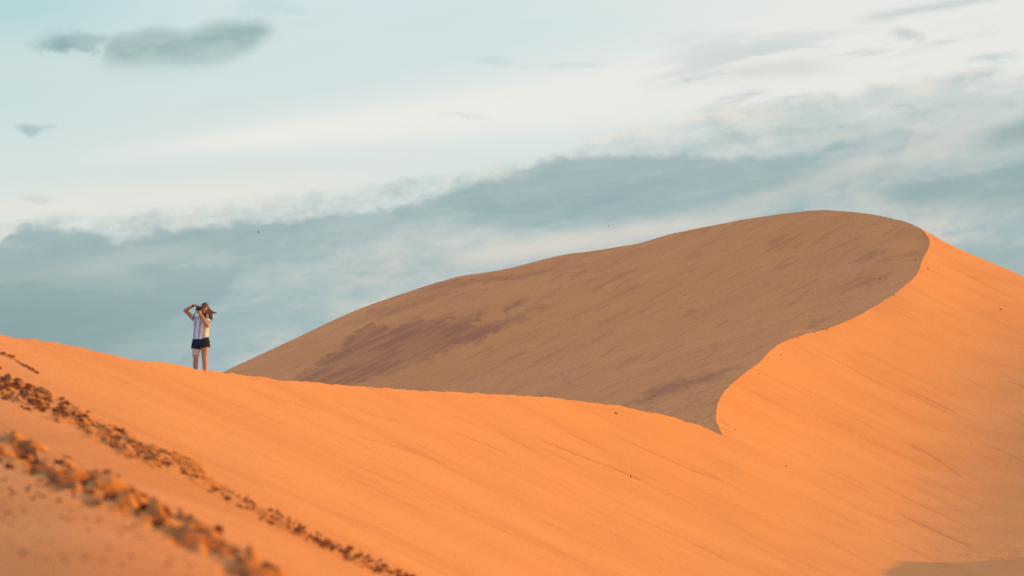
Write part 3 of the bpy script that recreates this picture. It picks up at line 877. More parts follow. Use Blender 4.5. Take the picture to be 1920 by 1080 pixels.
def icos(sub, seed, jag, squash=0.75):
    bm = bmesh.new()
    bmesh.ops.create_icosphere(bm, subdivisions=sub, radius=1.0)
    r = random.Random(seed)
    off = Vector((r.uniform(0, 50), r.uniform(0, 50), r.uniform(0, 50)))
    from mathutils import noise as mn
    for v in bm.verts:
        n = mn.noise(v.co * 1.3 + off) * 0.6 + mn.noise(v.co * 3.1 + off) * 0.35
        v.co *= 1 + jag * n * 1.4
        v.co.z *= squash
    return bm


def mesh_done(bm, name, mat=None, smooth_=True):
    me = bpy.data.meshes.new(name)
    for f in bm.faces:
        f.smooth = smooth_
    bm.to_mesh(me)
    bm.free()
    if mat is not None:
        me.materials.append(mat)
    return me


# ------------------------------------------------------------------ clods in the trampled bands
def ground_w(px, py):
    px = np.asarray(px, float); py = np.asarray(py, float)
    g = w_point(px, py)
    g[..., 2] += trail_dz(px, py, g[..., 0], g[..., 1])
    return g


clod_meshes = [mesh_done(icos(2, 100 + i, 1.0, 0.62), 'sand_clod', M_CLOD, False) for i in range(9)]
SPEC = [(0, 190, 1500, (0.016, 0.048), 'small dark sand clod in the upper trampled band on the near dune slope', 'clods in the upper trampled band', (-20, 790)),
        (1, 60, 260, (0.016, 0.044), 'large blurred sand clod in the lower trampled band at bottom left', 'clods in the lower trampled band', (-20, 520)),
        (3, 0, 150, (0.04, 0.085), '', '', (1755, 1930)),
        (2, 15, 20, (0.016, 0.030), 'tiny dark sand clod in the thin broken line near the left end of the crest', 'clods in the thin line below the crest', (-6, 74))]
rr = random.Random(11)
crumbs = []
for ti, n_obj, n_small, (r0, r1), lab, grp, (xa_, xb_) in SPEC:
    T = TRAILS[ti]
    cand = []
    while len(cand) < n_obj + n_small:
        x = rr.uniform(xa_, xb_)
        cyv = float(np.interp(x, T['p'][:, 0], T['p'][:, 1]))
        hw = float(np.interp(x, *zip(*T['w'])))
        d = rr.gauss(0, 0.52)
        if abs(d) > 1.25:
            continue
        # clumped, as feet leave them
        cl = 0.5 + 0.5 * math.sin(x * 0.21 + d * 2.1) * math.sin(x * 0.083 + 1.7 + d)
        if rr.random() > 0.06 + 1.1 * cl * cl:
            continue
        if ti == 0 and x > 330 and rr.random() < 0.5:
            continue
        y = cyv + d * hw * 1.08
        if y > 1100:
            continue
        fade = 1.0
        if ti == 0:
            fade = float(np.interp(x, [0, 250, 500, 800], [1.05, 0.95, 0.75, 0.85]))
        size = (r0 + (r1 - r0) * rr.random() ** 2.4) * fade
        cand.append((size, x, y))
    cand.sort(reverse=True)
    G = ground_w(np.array([c[1] for c in cand]), np.array([c[2] for c in cand]))
    for i, (size, x, y) in enumerate(cand):
        rot = (rr.uniform(-.5, .5), rr.uniform(-.5, .5), rr.uniform(0, 6.28))
        if i < n_obj:
            o = bpy.data.objects.new('sand_clod', clod_meshes[rr.randrange(9)])
            COL.objects.link(o)
            o.location = (G[i, 0], G[i, 1], G[i, 2] + size * 0.22)
            o.rotation_euler = rot
            o.scale = (size * rr.uniform(.8, 1.3), size * rr.uniform(.8, 1.2), size * rr.uniform(.7, 1.15))
            o['label'] = lab; o['category'] = 'sand clod'; o['group'] = grp
        else:
            q_ = size * (0.75 if ti != 3 else 0.42)
            crumbs.append((G[i], q_, rot))
# strays on the clean sand around the bands
sx_ = [rr.uniform(-20, 420) for _ in range(420)]
sy_ = [rr.uniform(790 + .5 * x_, 860 + .62 * x_ + 160) for x_ in sx_]
G = ground_w(np.array(sx_), np.array(sy_))
for g in G:
    crumbs.append((g, rr.uniform(0.006, 0.020), (rr.random(), rr.random(), rr.random() * 6)))
base = [icos(1, 300 + i, 0.7, 0.7) for i in range(5)]
bv = [np.array([v.co[:] for v in b.verts]) for b in base]
bf = [np.array([[v.index for v in f.verts] for f in b.faces]) for b in base]
VV = []; FF = []; nv = 0
from mathutils import Euler
for i, (g, q_, rot) in enumerate(crumbs):
    k = i % 5
    R = np.array(Euler(rot).to_matrix())
    V_ = (bv[k] * q_) @ R.T + np.array(g) + np.array([0, 0, q_ * 0.25])
    VV.append(V_); FF.append(bf[k] + nv); nv += len(V_)
me = bpy.data.meshes.new('sand_crumbs')
me.from_pydata(np.vstack(VV).tolist(), [], np.vstack(FF).tolist())
me.materials.append(M_CLOD)
link('sand_crumbs', me, None, kind='stuff', label='small crumbs of broken sand strewn along the trampled bands', category='sand crumbs')


# ------------------------------------------------------------------ stones and scraps on the sand
def ground_l(px, py):
    px = np.asarray(px, float); py = np.asarray(py, float)
    return place(px, py, 1.0 / bicubic(QL, px, py))


stone_m = {}
for nm, mt in (('d', M_STONE), ('p', M_PALE)):
    stone_m[nm] = [mesh_done(icos(2, 400 + i, 0.7, 0.7), 'stone', mt, False) for i in range(3)]
STONES = [
    ('w', 'd', 1155, 774.5, 6.5, 3.6, 'dark stone just under the crest of the near dune, left of the saddle'),
    ('w', 'd', 1182.5, 893.5, 3.0, 5.5, 'upright dark scrap at the end of a dark streak mid slope of the near dune'),
    ('w', 'd', 1877, 580, 4.6, 3.4, 'dark stone alone on the sunlit face of the tall dune near the right edge'),
    ('w', 'd', 1473.5, 874, 4.6, 2.6, 'dark stone on the sunlit slope below and right of the saddle'),
    ('w', 'd', 1769, 965, 2.6, 3.6, 'small dark stone low on the sunlit slope above the shadowed corner'),
    ('w', 'd', 1740, 504, 3.8, 2.6, 'dark stone on sunlit sand, right one of two below the top of the brink'),
    ('w', 'd', 1728, 510, 3.6, 2.6, 'dark stone on sunlit sand at the brink, left one of two below the top'),
    ('w', 'd', 1378.5, 806, 3.4, 2.4, 'dark pebble on sunlit sand just right of the saddle notch'),
    ('w', 'd', 1464, 665, 2.8, 2.2, 'dark pebble on the sunlit side just below the bend of the brink'),
    ('w', 'd', 1423.5, 701, 2.8, 2.0, 'dark pebble on the sunlit side close to the lower brink above the saddle'),
    ('l', 'p', 968, 648, 5.2, 3.4, 'pale stone at the foot of a dark groove on the shaded dune face'),
    ('l', 'p', 1041, 676.5, 3.8, 3.2, 'round pale stone ending a thin straight groove on the shaded face'),
    ('l', 'p', 1258.5, 676, 3.4, 2.4, 'pale pebble on the long diagonal groove of the shaded face'),
    ('l', 'p', 1701, 518, 3.2, 2.8, 'pale pebble on shaded sand close to the upper brink'),
    ('l', 'p', 1606.5, 423.5, 2.6, 2.4, 'pale pebble high on the shaded face under the summit'),
    ('l', 'p', 714, 714, 2.8, 2.4, 'pale pebble at the foot of the shaded face by the near crest'),
    ('l', 'd', 1716.5, 488, 4.0, 2.8, 'dark stone on shaded sand beside the top of the brink'),
    ('l', 'd', 1650, 522.5, 3.8, 2.8, 'dark stone in the dark scour below the upper brink'),
    ('l', 'd', 1671.5, 432.5, 3.2, 2.6, 'dark stone on shaded sand right under the skyline at the summit'),
    ('l', 'd', 1523, 489.5, 3.6, 2.6, 'dark stone on the broad upper part of the shaded face'),
    ('l', 'd', 1133, 689.5, 3.2, 2.8, 'dark stone on the plain lower middle of the shaded face'),
    ('l', 'd', 1064, 711, 7.5, 2.2, 'long dark scrap lying on the lower shaded face'),
    ('l', 'd', 1077, 543, 4.6, 3.0, 'dark stone beside the smooth tongues on the upper left shaded face'),
    ('l', 'd', 1283, 553, 2.8, 2.2, 'small dark stone in the middle of the shaded face'),
    ('l', 'd', 1226.5, 742.5, 3.4, 2.8, 'dark stone in the rough patch just above the near crest'),
    ('l', 'd', 1652, 406, 2.4, 3.2, 'dark stone standing on the skyline right of the summit, left of a pair'),
    ('l', 'd', 1671, 411, 3.0, 2.6, 'dark stone standing on the skyline right of the summit, right of a pair'),
    ('w', 'd', 1749, 440.5, 3.4, 2.6, 'dark stone on the sunlit skyline just right of the top of the brink'),
    ('w', 'd', 1676.5, 553, 3.6, 2.2, 'dark stone half buried in the brink midway up the tall dune'),
    ('l', 'd', 1542, 617, 3.0, 2.2, 'dark pebble on the brink above its lower bend'),
    ('l', 'p', 1592, 598, 3.0, 2.6, 'pale pebble on the brink midway along the tall dune'),
]
for i, (sd, kind, px, py, wpx, hpx, lab) in enumerate(STONES):
    g = (ground_w if sd == 'w' else ground_l)([px], [py + hpx * 0.3])[0]
    s = g[1] / FPX
    o = bpy.data.objects.new('stone' if 'scrap' not in lab else 'scrap', stone_m[kind][i % 3])
    COL.objects.link(o)
    o.location = (g[0], g[1] - 0.02, g[2] + hpx * s * 0.35)
    o.scale = (wpx * s * 0.38, wpx * s * 0.36, hpx * s * 0.48)
    tilt = 0.45 if sd == 'w' else -0.4
    if 'upright' in lab:
        tilt = -0.5
    o.rotation_euler = (0, tilt if wpx > 1.2 * hpx else 0.15, 0)
    o['label'] = lab
    o['category'] = 'stone' if 'scrap' not in lab else 'scrap'
    o['group'] = 'stones and scraps scattered on the dunes'

# ------------------------------------------------------------------ birds
M_BIRD, _, _ = simple_mat('dark_feathers', (0.03, 0.035, 0.038, 1), 0.7, 0.2, 0.3, 10)


def bird(px, py, depth, span, roll, yaw, lab):
    c = place([px], [py], depth)[0]
    r = bpy.data.objects.new('bird', None)
    COL.objects.link(r)
    r.location = c
    r.rotation_euler = (0.1, roll, yaw)
    r['label'] = lab; r['category'] = 'bird'; r['group'] = 'small dark birds in flight'
    bm = bmesh.new()
    n = 9
    prof = [(-.5, .005), (-.42, .05), (-.3, .085), (-.12, .11), (.08, .10), (.22, .065), (.34, .06), (.42, .045), (.5, .006)]
    rings = []
    for y, rad in prof:
        rings.append([bm.verts.new((math.cos(a) * rad * span, y * span * 0.8, math.sin(a) * rad * span * .85)) for a in [2 * math.pi * j / n for j in range(n)]])
    for a, b in zip(rings, rings[1:]):
        for j in range(n):
            bm.faces.new((a[j], a[(j + 1) % n], b[(j + 1) % n], b[j]))
    link('body', mesh_done(bm, 'body', M_BIRD), None, r)
    for sgn in (-1, 1):
        bm = bmesh.new()
        top = [(0.04, .12, .03), (0.22, .17, .14), (0.42, .06, .16), (0.55, -.12, .10), (0.40, -.06, .13), (0.2, -.10, .10), (0.04, -.12, .03)]
        up_ = [bm.verts.new((sgn * x * span, y * span, z * span + .006 * span)) for x, y, z in top]
        lo_ = [bm.verts.new((sgn * x * span, y * span, z * span - .006 * span)) for x, y, z in top]
        bm.faces.new(up_); bm.faces.new(lo_[::-1])
        for j in range(7):
            bm.faces.new((up_[j], lo_[j], lo_[(j + 1) % 7], up_[(j + 1) % 7]))
        bmesh.ops.recalc_face_normals(bm, faces=bm.faces)
        link('wing', mesh_done(bm, 'wing', M_BIRD, False), None, r)
    bm = bmesh.new()
    tri = [(-.03, -.36, 0), (.03, -.36, 0), (.10, -.62, 0), (0, -.52, 0), (-.10, -.62, 0)]
    up_ = [bm.verts.new((x * span, y * span, .006 * span)) for x, y, z in tri]
    lo_ = [bm.verts.new((x * span, y * span, -.006 * span)) for x, y, z in tri]
    bm.faces.new(up_); bm.faces.new(lo_[::-1])
    for j in range(5):
        bm.faces.new((up_[j], lo_[j], lo_[(j + 1) % 5], up_[(j + 1) % 5]))
    bmesh.ops.recalc_face_normals(bm, faces=bm.faces)
    link('tail', mesh_done(bm, 'tail', M_BIRD, False), None, r)


bird(483.8, 435, 300, 0.27, 1.15, 0.6, 'small dark bird flying in front of the blue cloud bank, above the person')
bird(1141.3, 424.2, 300, 0.17, 0.9, -0.5, 'tiny dark bird high over the long left ridge of the tall dune')
bird(483, 664.3, 230, 0.11, 0.4, 0.9, 'tiny dark bird skimming the lower left skyline of the tall dune')

# ------------------------------------------------------------------ the person
crest_here = w_point([372.0], [float(np.interp(372, near_c[:, 0], near_c[:, 1]))])[0]
PD = float(crest_here[1]) + 0.72
KP = PD / FPX
FOOT = place([375.0], [715.0], PD)[0]


def pt(px, py, dy=0.0):
    return Vector(((px - 375.0) * KP, dy, (715.0 - py) * KP))


def ball(bm, c, rx, ry=None, rz=None, rot=None, seg=20):
    ry = rx if ry is None else ry
    rz = rx if rz is None else rz
    m = Matrix.Translation(c)
    if rot is not None:
        m = m @ rot
    m = m @ Matrix.Diagonal((rx, ry, rz, 1))
    bmesh.ops.create_uvsphere(bm, u_segments=seg, v_segments=seg * 2 // 3, radius=1.0, matrix=m)


def limb(bm, a, b, ra, rb, caps=True, seg=18):
    d = b - a
    q_ = d.to_track_quat('Z', 'Y').to_matrix().to_4x4()
    bmesh.ops.create_cone(bm, cap_ends=True, segments=seg, radius1=ra, radius2=rb, depth=d.length, matrix=Matrix.Translation((a + b) / 2) @ q_)
    if caps:
        ball(bm, a, ra, seg=seg); ball(bm, b, rb, seg=seg)


def loft(bm, rings, seg=28):
    prev = None
    first = last = None
    for py, cx, rx, ry, dy in rings:
        c = pt(cx, py, dy)
        cur = [bm.verts.new((c.x + math.cos(t) * rx * KP, c.y + math.sin(t) * ry, c.z)) for t in [2 * math.pi * j / seg for j in range(seg)]]
        if prev:
            for j in range(seg):
                bm.faces.new((prev[j], prev[(j + 1) % seg], cur[(j + 1) % seg], cur[j]))
        else:
            first = cur
        prev = cur
    bm.faces.new(first[::-1]); bm.faces.new(prev)
    bmesh.ops.recalc_face_normals(bm, faces=bm.faces)


def fuse(bm, voxel, rounds, name, mat):
    """melt overlapping closed pieces into one continuous surface"""
    me = bpy.data.meshes.new(name)
    bm.to_mesh(me); bm.free()
    o = bpy.data.objects.new(name, me)
    COL.objects.link(o)
    md = o.modifiers.new('r', 'REMESH'); md.mode = 'VOXEL'; md.voxel_size = voxel
    if rounds:
        ms = o.modifiers.new('s', 'SMOOTH'); ms.factor = 0.5; ms.iterations = rounds
    out = bpy.data.meshes.new_from_object(o.evaluated_get(bpy.context.evaluated_depsgraph_get()))
    bpy.data.objects.remove(o); bpy.data.meshes.remove(me)
    out.name = name
    out.materials.clear(); out.materials.append(mat)
    out.polygons.foreach_set('use_smooth', np.ones(len(out.polygons), bool))
    return out


M_SKIN, st_, bs_ = simple_mat('skin', (0.50, 0.262, 0.165, 1), 0.55, 0.35, 0.12, 14)
bs_.inputs['Subsurface Weight'].default_value = 0.12
bs_.inputs['Subsurface Radius'].default_value = (0.02, 0.008, 0.004)
M_HAIR, _, _ = simple_mat('brown_hair', (0.165, 0.066, 0.031, 1), 0.45, 0.5, 0.5, 60)
M_NAVY, _, _ = simple_mat('navy_cloth', (0.020, 0.026, 0.050, 1), 0.9, 0.15, 0.3, 40)
M_WRAP, _, _ = simple_mat('beige_wrap', (0.60, 0.50, 0.40, 1), 0.9, 0.1, 0.1, 60)
M_BLACK, _, _ = simple_mat('black_plastic', (0.014, 0.014, 0.016, 1), 0.5, 0.4, 0.3, 60)
M_STRAP, _, _ = simple_mat('black_webbing', (0.012, 0.012, 0.014, 1), 0.85, 0.2, 0.3, 80)
M_BAND, _, _ = simple_mat('dark_band', (0.02, 0.018, 0.016, 1), 0.5, 0.4, 0.3, 80)
M_EYE, _, _ = simple_mat('eye_dark', (0.03, 0.018, 0.012, 1), 0.3, 0.5, 0.2, 50)
M_LIP, _, _ = simple_mat('lips', (0.36, 0.13, 0.10, 1), 0.5, 0.4, 0.1, 50)
M_GLASS, _, gb = simple_mat('lens_glass', (0.008, 0.010, 0.016, 1), 0.08, 0.6, 0.2, 20)

# striped jersey: white with slanting pale blue bands and a small dark badge
M_JERSEY, jt, jb = new_mat('striped_jersey')
jb.inputs['Roughness'].default_value = 0.85
jb.inputs['Specular IOR Level'].default_value = 0.15
jc = jt.nodes.new('ShaderNodeTexCoord')
js = jt.nodes.new('ShaderNodeSeparateXYZ')
jt.links.new(jc.outputs['Object'], js.inputs[0])
jx, jy, jz = E(js.outputs[0]), E(js.outputs[1]), E(js.outputs[2])
jn = noise(jc.outputs['Object'], 9.0, 3, 0.5) - 0.5
u_ = (jx / KP + 375.0) - (jz / KP - 100.0) * 0.10 + jn * 3.2       # photograph column, straightened
per = 9.4
ph = E.op('FRACT', (u_ - 362.2) / per)
band = smooth(0.10, 0.19, ph) * smooth(0.60, 0.51, ph)
jcol = mixc(band, (0.66, 0.69, 0.70, 1), (0.30, 0.42, 0.49, 1))
fold = noise(vec(jx * 1.0, jy, jz * 0.5), 26.0, 3, 0.5)
jcol = mixc(smooth(0.5, 0.75, fold) * 0.12, jcol, (0.5, 0.5, 0.5, 1))
bx_ = (jx / KP - (371.6 - 375.0)) / 1.5
bz_ = (jz / KP - (715.0 - 597.4)) / 1.3
badge = smooth(1.1, 0.7, E.op('SQRT', bx_ * bx_ + bz_ * bz_)) * smooth(0.0, -0.03, jy)
jcol = mixc(badge, jcol, (0.03, 0.03, 0.04, 1))
jt.links.new(jcol, jb.inputs['Base Color'])
jbm = jt.nodes.new('ShaderNodeBump')
jbm.inputs['Strength'].default_value = 0.6
jbm.inputs['Distance'].default_value = 0.03
jt.links.new(noise(vec(jx * 0.8, jy, jz * 0.55 + jx * 0.5), 14.0, 3, 0.5, 0.8).s, jbm.inputs['Height'])
jt.links.new(jbm.outputs[0], jb.inputs['Normal'])

person = bpy.data.objects.new('person', None)
COL.objects.link(person)
person.location = FOOT
person['label'] = 'person in striped jersey and dark shorts photographing from the dune crest, hair blowing'
person['category'] = 'person'

# body: one continuous surface
FACE = Vector((-0.28, -0.96, 0)).normalized()
SIDE = Vector((0.96, -0.28, 0)).normalized()
HC = pt(382.6, 579.6, -0.02)
bm = bmesh.new()
ball(bm, pt(376, 606, .0), .150, .095, .17)
ball(bm, pt(375.6, 625, .0), .128, .09, .15)
ball(bm, pt(375.4, 645, .01), .158, .105, .12)
limb(bm, pt(363.5, 598, 0), pt(389.5, 599, 0), .05, .05)
limb(bm, pt(378.5, 596, .01), pt(381.5, 586, -.005), .056, .046)
ry_ = Matrix.Rotation(math.atan2(FACE.y, FACE.x) + math.pi / 2, 4, 'Z')
ball(bm, HC + Vector((0, .008, .012)), .072, .089, .098, ry_)
ball(bm, HC + FACE * .030 + Vector((0, 0, -.052)), .052, .056, .058, ry_)
ball(bm, HC + FACE * .064 + Vector((0, 0, -.088)), .022, .018, .018, ry_)          # chin
limb(bm, HC + FACE * .078 + Vector((0, 0, .012)), HC + FACE * .104 + Vector((0, 0, -.026)), .009, .014)    # nose
ball(bm, HC + FACE * .075 + SIDE * .0 + Vector((0, 0, .030)), .045, .02, .012, ry_)  # brow
for sg in (-1, 1):
    ball(bm, HC + SIDE * (.036 * sg) + FACE * .058 + Vector((0, 0, -.022)), .024, .020, .022, ry_)   # cheeks
    ball(bm, HC + SIDE * (.074 * sg) + Vector((0, .006, -.006)), .010, .020, .030, ry_)   # ears
# arms
RS, RE, RW, RH = pt(363.2, 598, 0), pt(346.8, 582, -.07), pt(363.2, 573.6, -.19), pt(369.2, 573.4, -.235)
LS, LE, LW, LH = pt(389.8, 600, 0), pt(389.6, 611.4, -.17), pt(377.0, 590.6, -.265), pt(374.4, 585.8, -.29)
limb(bm, RS, RS.lerp(RE, .5), .053, .047); limb(bm, RS.lerp(RE, .5), RE, .047, .040)
limb(bm, RE, RE.lerp(RW, .35), .040, .041); limb(bm, RE.lerp(RW, .35), RW, .041, .027)
limb(bm, LS, LE, .052, .043)
limb(bm, LE, LE.lerp(LW, .35), .043, .042); limb(bm, LE.lerp(LW, .35), LW, .042, .029)
# right hand laid over the top of the camera: palm, four bent fingers, thumb behind
ball(bm, RH, .040, .034, .019, Matrix.Rotation(-.15, 4, 'Y'))
limb(bm, RW, RH, .026, .024)
for j, (fx, ln) in enumerate(((370.0, 1.0), (371.6, 1.12), (373.2, 1.05), (374.7, .85))):
    a = pt(fx - .6, 573.0 + .15 * j, -.262)
    b_ = pt(fx + .4, 573.9 + .2 * j, -.296)
    c_f = pt(fx + .9, 573.9 + .2 * j + 2.2 * ln, -.304)
    d_f = pt(fx + 1.0, 573.9 + .2 * j + 3.6 * ln, -.296)
    limb(bm, RH, a, .012, .0105, seg=10); limb(bm, a, b_, .0105, .0095, seg=10); limb(bm, b_, c_f, .0095, .0088, seg=10); limb(bm, c_f, d_f, .0088, .0075, seg=10)
th0 = pt(370.4, 575.2, -.19)
limb(bm, RH, th0, .014, .012, seg=10); limb(bm, th0, pt(371.6, 577.4, -.178), .012, .009, seg=10)
# left hand cupping the lens from below: fingers up its left side, thumb up its right side
ball(bm, LH, .036, .042, .020)
limb(bm, LW, LH, .028, .026)
for j in range(4):
    yy_ = -.262 - .019 * j
    a = pt(371.2, 586.2, yy_); b_ = pt(368.6, 584.2, yy_ - .002); c_f = pt(368.2, 581.6 - .3 * (j in (1, 2)), yy_ - .003)
    limb(bm, LH, a, .012, .0105, seg=10); limb(bm, a, b_, .0105, .0092, seg=10); limb(bm, b_, c_f, .0092, .0078, seg=10)
th0 = pt(377.6, 585.0, -.30)
limb(bm, LH, th0, .014, .0115, seg=10); limb(bm, th0, pt(378.2, 582.2, -.305), .0115, .009, seg=10)
# legs and feet
for hx, hy, kx, ky, ax_, sg in ((367.6, 648, 366.7, 672.5, 366.2, -1), (383.4, 648, 383.4, 672.0, 384.2, 1)):
    H_, K_, A_ = pt(hx, hy, .01), pt(kx, ky, -.02), pt(ax_, 707.5, .02)
    limb(bm, H_, H_.lerp(K_, .5), .092, .078); limb(bm, H_.lerp(K_, .5), K_, .078, .057)
    ball(bm, K_ + Vector((0, -.014, .004)), .046, .05, .055)
    Cf = K_.lerp(A_, .32) + Vector((.004 * sg, .016, 0))
    limb(bm, K_, Cf, .054, .055); limb(bm, Cf, K_.lerp(A_, .7), .055, .040); limb(bm, K_.lerp(A_, .7), A_, .040, .033)
    T_ = A_ + Vector((.03 * sg, -.17, -.055)); Hl = A_ + Vector((0, .045, -.05))
    limb(bm, A_, Hl, .035, .033); limb(bm, Hl, A_ + Vector((.015 * sg, -.09, -.045)), .034, .036); limb(bm, A_ + Vector((.015 * sg, -.09, -.045)), T_, .036, .024)
    limb(bm, A_, A_ + Vector((.015 * sg, -.09, -.045)), .033, .030)
link('body', fuse(bm, .0045, 3, 'body', M_SKIN), None, person)

# face details on the side that shows
for sx2 in (-1, 1):
    bm = bmesh.new()
    ball(bm, HC + SIDE * (.031 * sx2) + FACE * .083 + Vector((0, 0, .010)), .014, .008, .007, ry_, 12)
    link('eye', mesh_done(bm, 'eye', M_EYE), None, person)
    bm = bmesh.new()
    limb(bm, HC + SIDE * (.016 * sx2) + FACE * .093 + Vector((0, 0, .027)), HC + SIDE * (.050 * sx2) + FACE * .074 + Vector((0, 0, .030)), .005, .004, seg=8)
    link('eyebrow', mesh_done(bm, 'eyebrow', M_HAIR), None, person)
bm = bmesh.new()
ball(bm, HC + FACE * .086 + Vector((0, 0, -.058)), .023, .008, .009, ry_, 12)
link('lips', mesh_done(bm, 'lips', M_LIP), None, person)

# jersey
bm = bmesh.new()
loft(bm, [(590.5, 379, 6.0, .062, .0), (593.5, 377.5, 12.2, .095, .0), (597, 376.8, 14.6, .118, .0), (603, 376.6, 15.3, .128, .0), (611, 376.8, 14.9, .130, .0), (619, 376.6, 14.6, .126, .0), (627, 376.4, 15.0, .132, .0), (634, 376.4, 15.2, .142, .0), (640, 376.6, 15.6, .146, .0)])
limb(bm, pt(366, 599, 0), RS.lerp(RE, .34), .072, .062, False)
ball(bm, pt(366, 599, 0), .070)
limb(bm, pt(388.4, 600, 0), LS.lerp(LE, .52), .070, .064, False)
ball(bm, pt(388.4, 600, 0), .069)
from mathutils import noise as mn
me = fuse(bm, .007, 3, 'jersey', M_JERSEY)
bm = bmesh.new(); bm.from_mesh(me); bpy.data.meshes.remove(me)
for v in bm.verts:
    p_ = v.co
    w_ = mn.noise(Vector((p_.x * 7, p_.y * 5, p_.z * 4.5 + p_.x * 4))) * .012 + mn.noise(Vector((p_.x * 17, p_.y * 9, p_.z * 9 - p_.x * 8))) * .006
    v.co = p_ + v.normal * w_
# hem: dips left of centre, rides up on the right
for px_, py_, nx_, nz_ in ((376.5, 636.6, -.06, -1.0), (386, 633.2, .36, -1.0)):
    bmesh.ops.bisect_plane(bm, geom=bm.verts[:] + bm.edges[:] + bm.faces[:], plane_co=pt(px_, py_), plane_no=(nx_, 0, nz_), clear_outer=True)
ed = [e for e in bm.edges if e.is_boundary]
ex_ = bmesh.ops.extrude_edge_only(bm, edges=ed)
for v in [g for g in ex_['geom'] if isinstance(g, bmesh.types.BMVert)]:
    c = pt(376.5, 636, 0)
    v.co.x += (c.x - v.co.x) * .10; v.co.y *= .88; v.co.z += .006
link('jersey', mesh_done(bm, 'jersey', M_JERSEY), None, person)

# shorts
bm = bmesh.new()
loft(bm, [(630, 376.5, 13.8, .125, .0), (635, 376.4, 15.6, .136, .005), (641, 376.2, 16.8, .146, .01), (647, 376.2, 17.4, .150, .012), (649.5, 376.2, 17.0, .146, .012)])
ball(bm, pt(376.0, 648.6, .0), .052, .11, .045)
limb(bm, pt(368.6, 642, .01), pt(366.9, 654.6, .0), 9.0 * KP * 1.04, 9.0 * KP * 1.04, False)
limb(bm, pt(383.8, 642, .01), pt(384.8, 651.6, .0), 8.7 * KP * 1.04, 9.0 * KP * 1.04, False)
me = fuse(bm, .007, 2, 'shorts', M_NAVY)
for v in me.vertices:
    p_ = v.co
    v.co = p_ + v.normal * (mn.noise(Vector((p_.x * 9, p_.y * 6, p_.z * 8))) * .010)
link('shorts', me, None, person)

# pale wrap round the right thigh
bm = bmesh.new()
prev = None
for i_ in range(7):
    t_q = i_ / 6
    c = pt(367.2 - .5 * t_q, 652.5 + 14.2 * t_q, .005 - .02 * t_q)
    rad = (.0935 - .019 * t_q) + .002 * math.sin(i_ * 2.3)
    cur = [bm.verts.new((c.x + math.cos(a) * rad, c.y + math.sin(a) * rad, c.z - .006 * math.cos(a))) for a in [2 * math.pi * j / 24 for j in range(24)]]
    if prev:
        for j in range(24):
            bm.faces.new((prev[j], prev[(j + 1) % 24], cur[(j + 1) % 24], cur[j]))
    prev = cur
cur2 = [bm.verts.new(Vector((c.x, c.y, c.z)) + (v.co - Vector((c.x, c.y, c.z))) * .86) for v in prev]
for j in range(24):
    bm.faces.new((prev[j], prev[(j + 1) % 24], cur2[(j + 1) % 24], cur2[j]))
bmesh.ops.recalc_face_normals(bm, faces=bm.faces)
link('thigh_wrap', mesh_done(bm, 'thigh_wrap', M_WRAP), None, person)

# band on the right wrist
bm = bmesh.new()
d_ = (RW - RE).normalized()
limb(bm, RW - d_ * .018, RW + d_ * .008, .033, .031, False, 20)
link('wristband', mesh_done(bm, 'wristband', M_BAND), None, person)

# hair: a cap behind the face and many locks, some blown to the right
bm = bmesh.new()
ball(bm, HC + Vector((.016, .040, .020)), .083, .085, .098, ry_, 28)
ball(bm, HC + Vector((.006, .000, .058)), .074, .082, .058, ry_, 24)
rh = random.Random(5)


def lock(pts, r0, seg=6):
    P = []
    for i in range(len(pts) - 1):
        a, b = pts[i], pts[i + 1]
        pa = pts[i - 1] if i else a; pb = pts[i + 2] if i + 2 < len(pts) else b
        for s in range(5):
            t = s / 5
            P.append(.5 * ((2 * a) + (b - pa) * t + (2 * pa - 5 * a + 4 * b - pb) * t * t + (3 * a - pa - 3 * b + pb) * t ** 3))
    P.append(pts[-1])
    n = len(P); prev = None
    for i, p_ in enumerate(P):
        d = (P[min(i + 1, n - 1)] - P[max(i - 1, 0)]).normalized()
        u = d.cross(Vector((0.3, 1, 0.2))).normalized(); v_ = d.cross(u)
        r = r0 * (min(1, i / 3 + .5)) * (1 - (i / (n - 1)) ** 2.2) + .0008
        cur = [bm.verts.new(p_ + u * math.cos(a) * r + v_ * math.sin(a) * r) for a in [2 * math.pi * j / seg for j in range(seg)]]
        if prev:
            for j in range(seg):
                bm.faces.new((prev[j], prev[(j + 1) % seg], cur[(j + 1) % seg], cur[j]))
        prev = cur


def hp(px, py, dy, s=1.0):
    return pt(px + rh.uniform(-1, 1) * s, py + rh.uniform(-1, 1) * s, dy + rh.uniform(-.02, .02) * s)


for i in range(60):          # falling past the ear onto the shoulder
    lock([hp(385.5, 571.5, .0), hp(390, 578, .0, 1.4), hp(391.5, 586, -.02, 1.9), hp(393.5 + rh.uniform(-1, 1.5), 594, -.01, 2.2), hp(395.5 + rh.uniform(-3.5, 2.5), 600.5 + rh.uniform(-5, 3), .0, 1.4)], rh.uniform(.004, .010), 5)
for i in range(44):          # under the chin and over the collar
    lock([hp(388, 577, -.01), hp(389, 584, -.04, 1.4), hp(386.5, 590, -.08, 1.7), hp(384.5 + rh.uniform(-2, 2.5), 595 + rh.uniform(-3, 2.5), -.10, 1.2)], rh.uniform(.004, .010), 5)
for i in range(30):          # streaming to the right, ragged and thinning out
    e_ = rh.uniform(-9, 1.5)
    lock([hp(387.5, 576, .02), hp(392.5, 581.5, .02, 1.6), hp(396.5, 584.2, .03, 1.8), hp(400.5 + e_ * .4, 584.6 + rh.uniform(-1.2, 1.6), .04, 1.0), hp(406.5 + e_, 586.4 + rh.uniform(-1.2, 1.0), .05, .6)], rh.uniform(.004, .0085), 5)
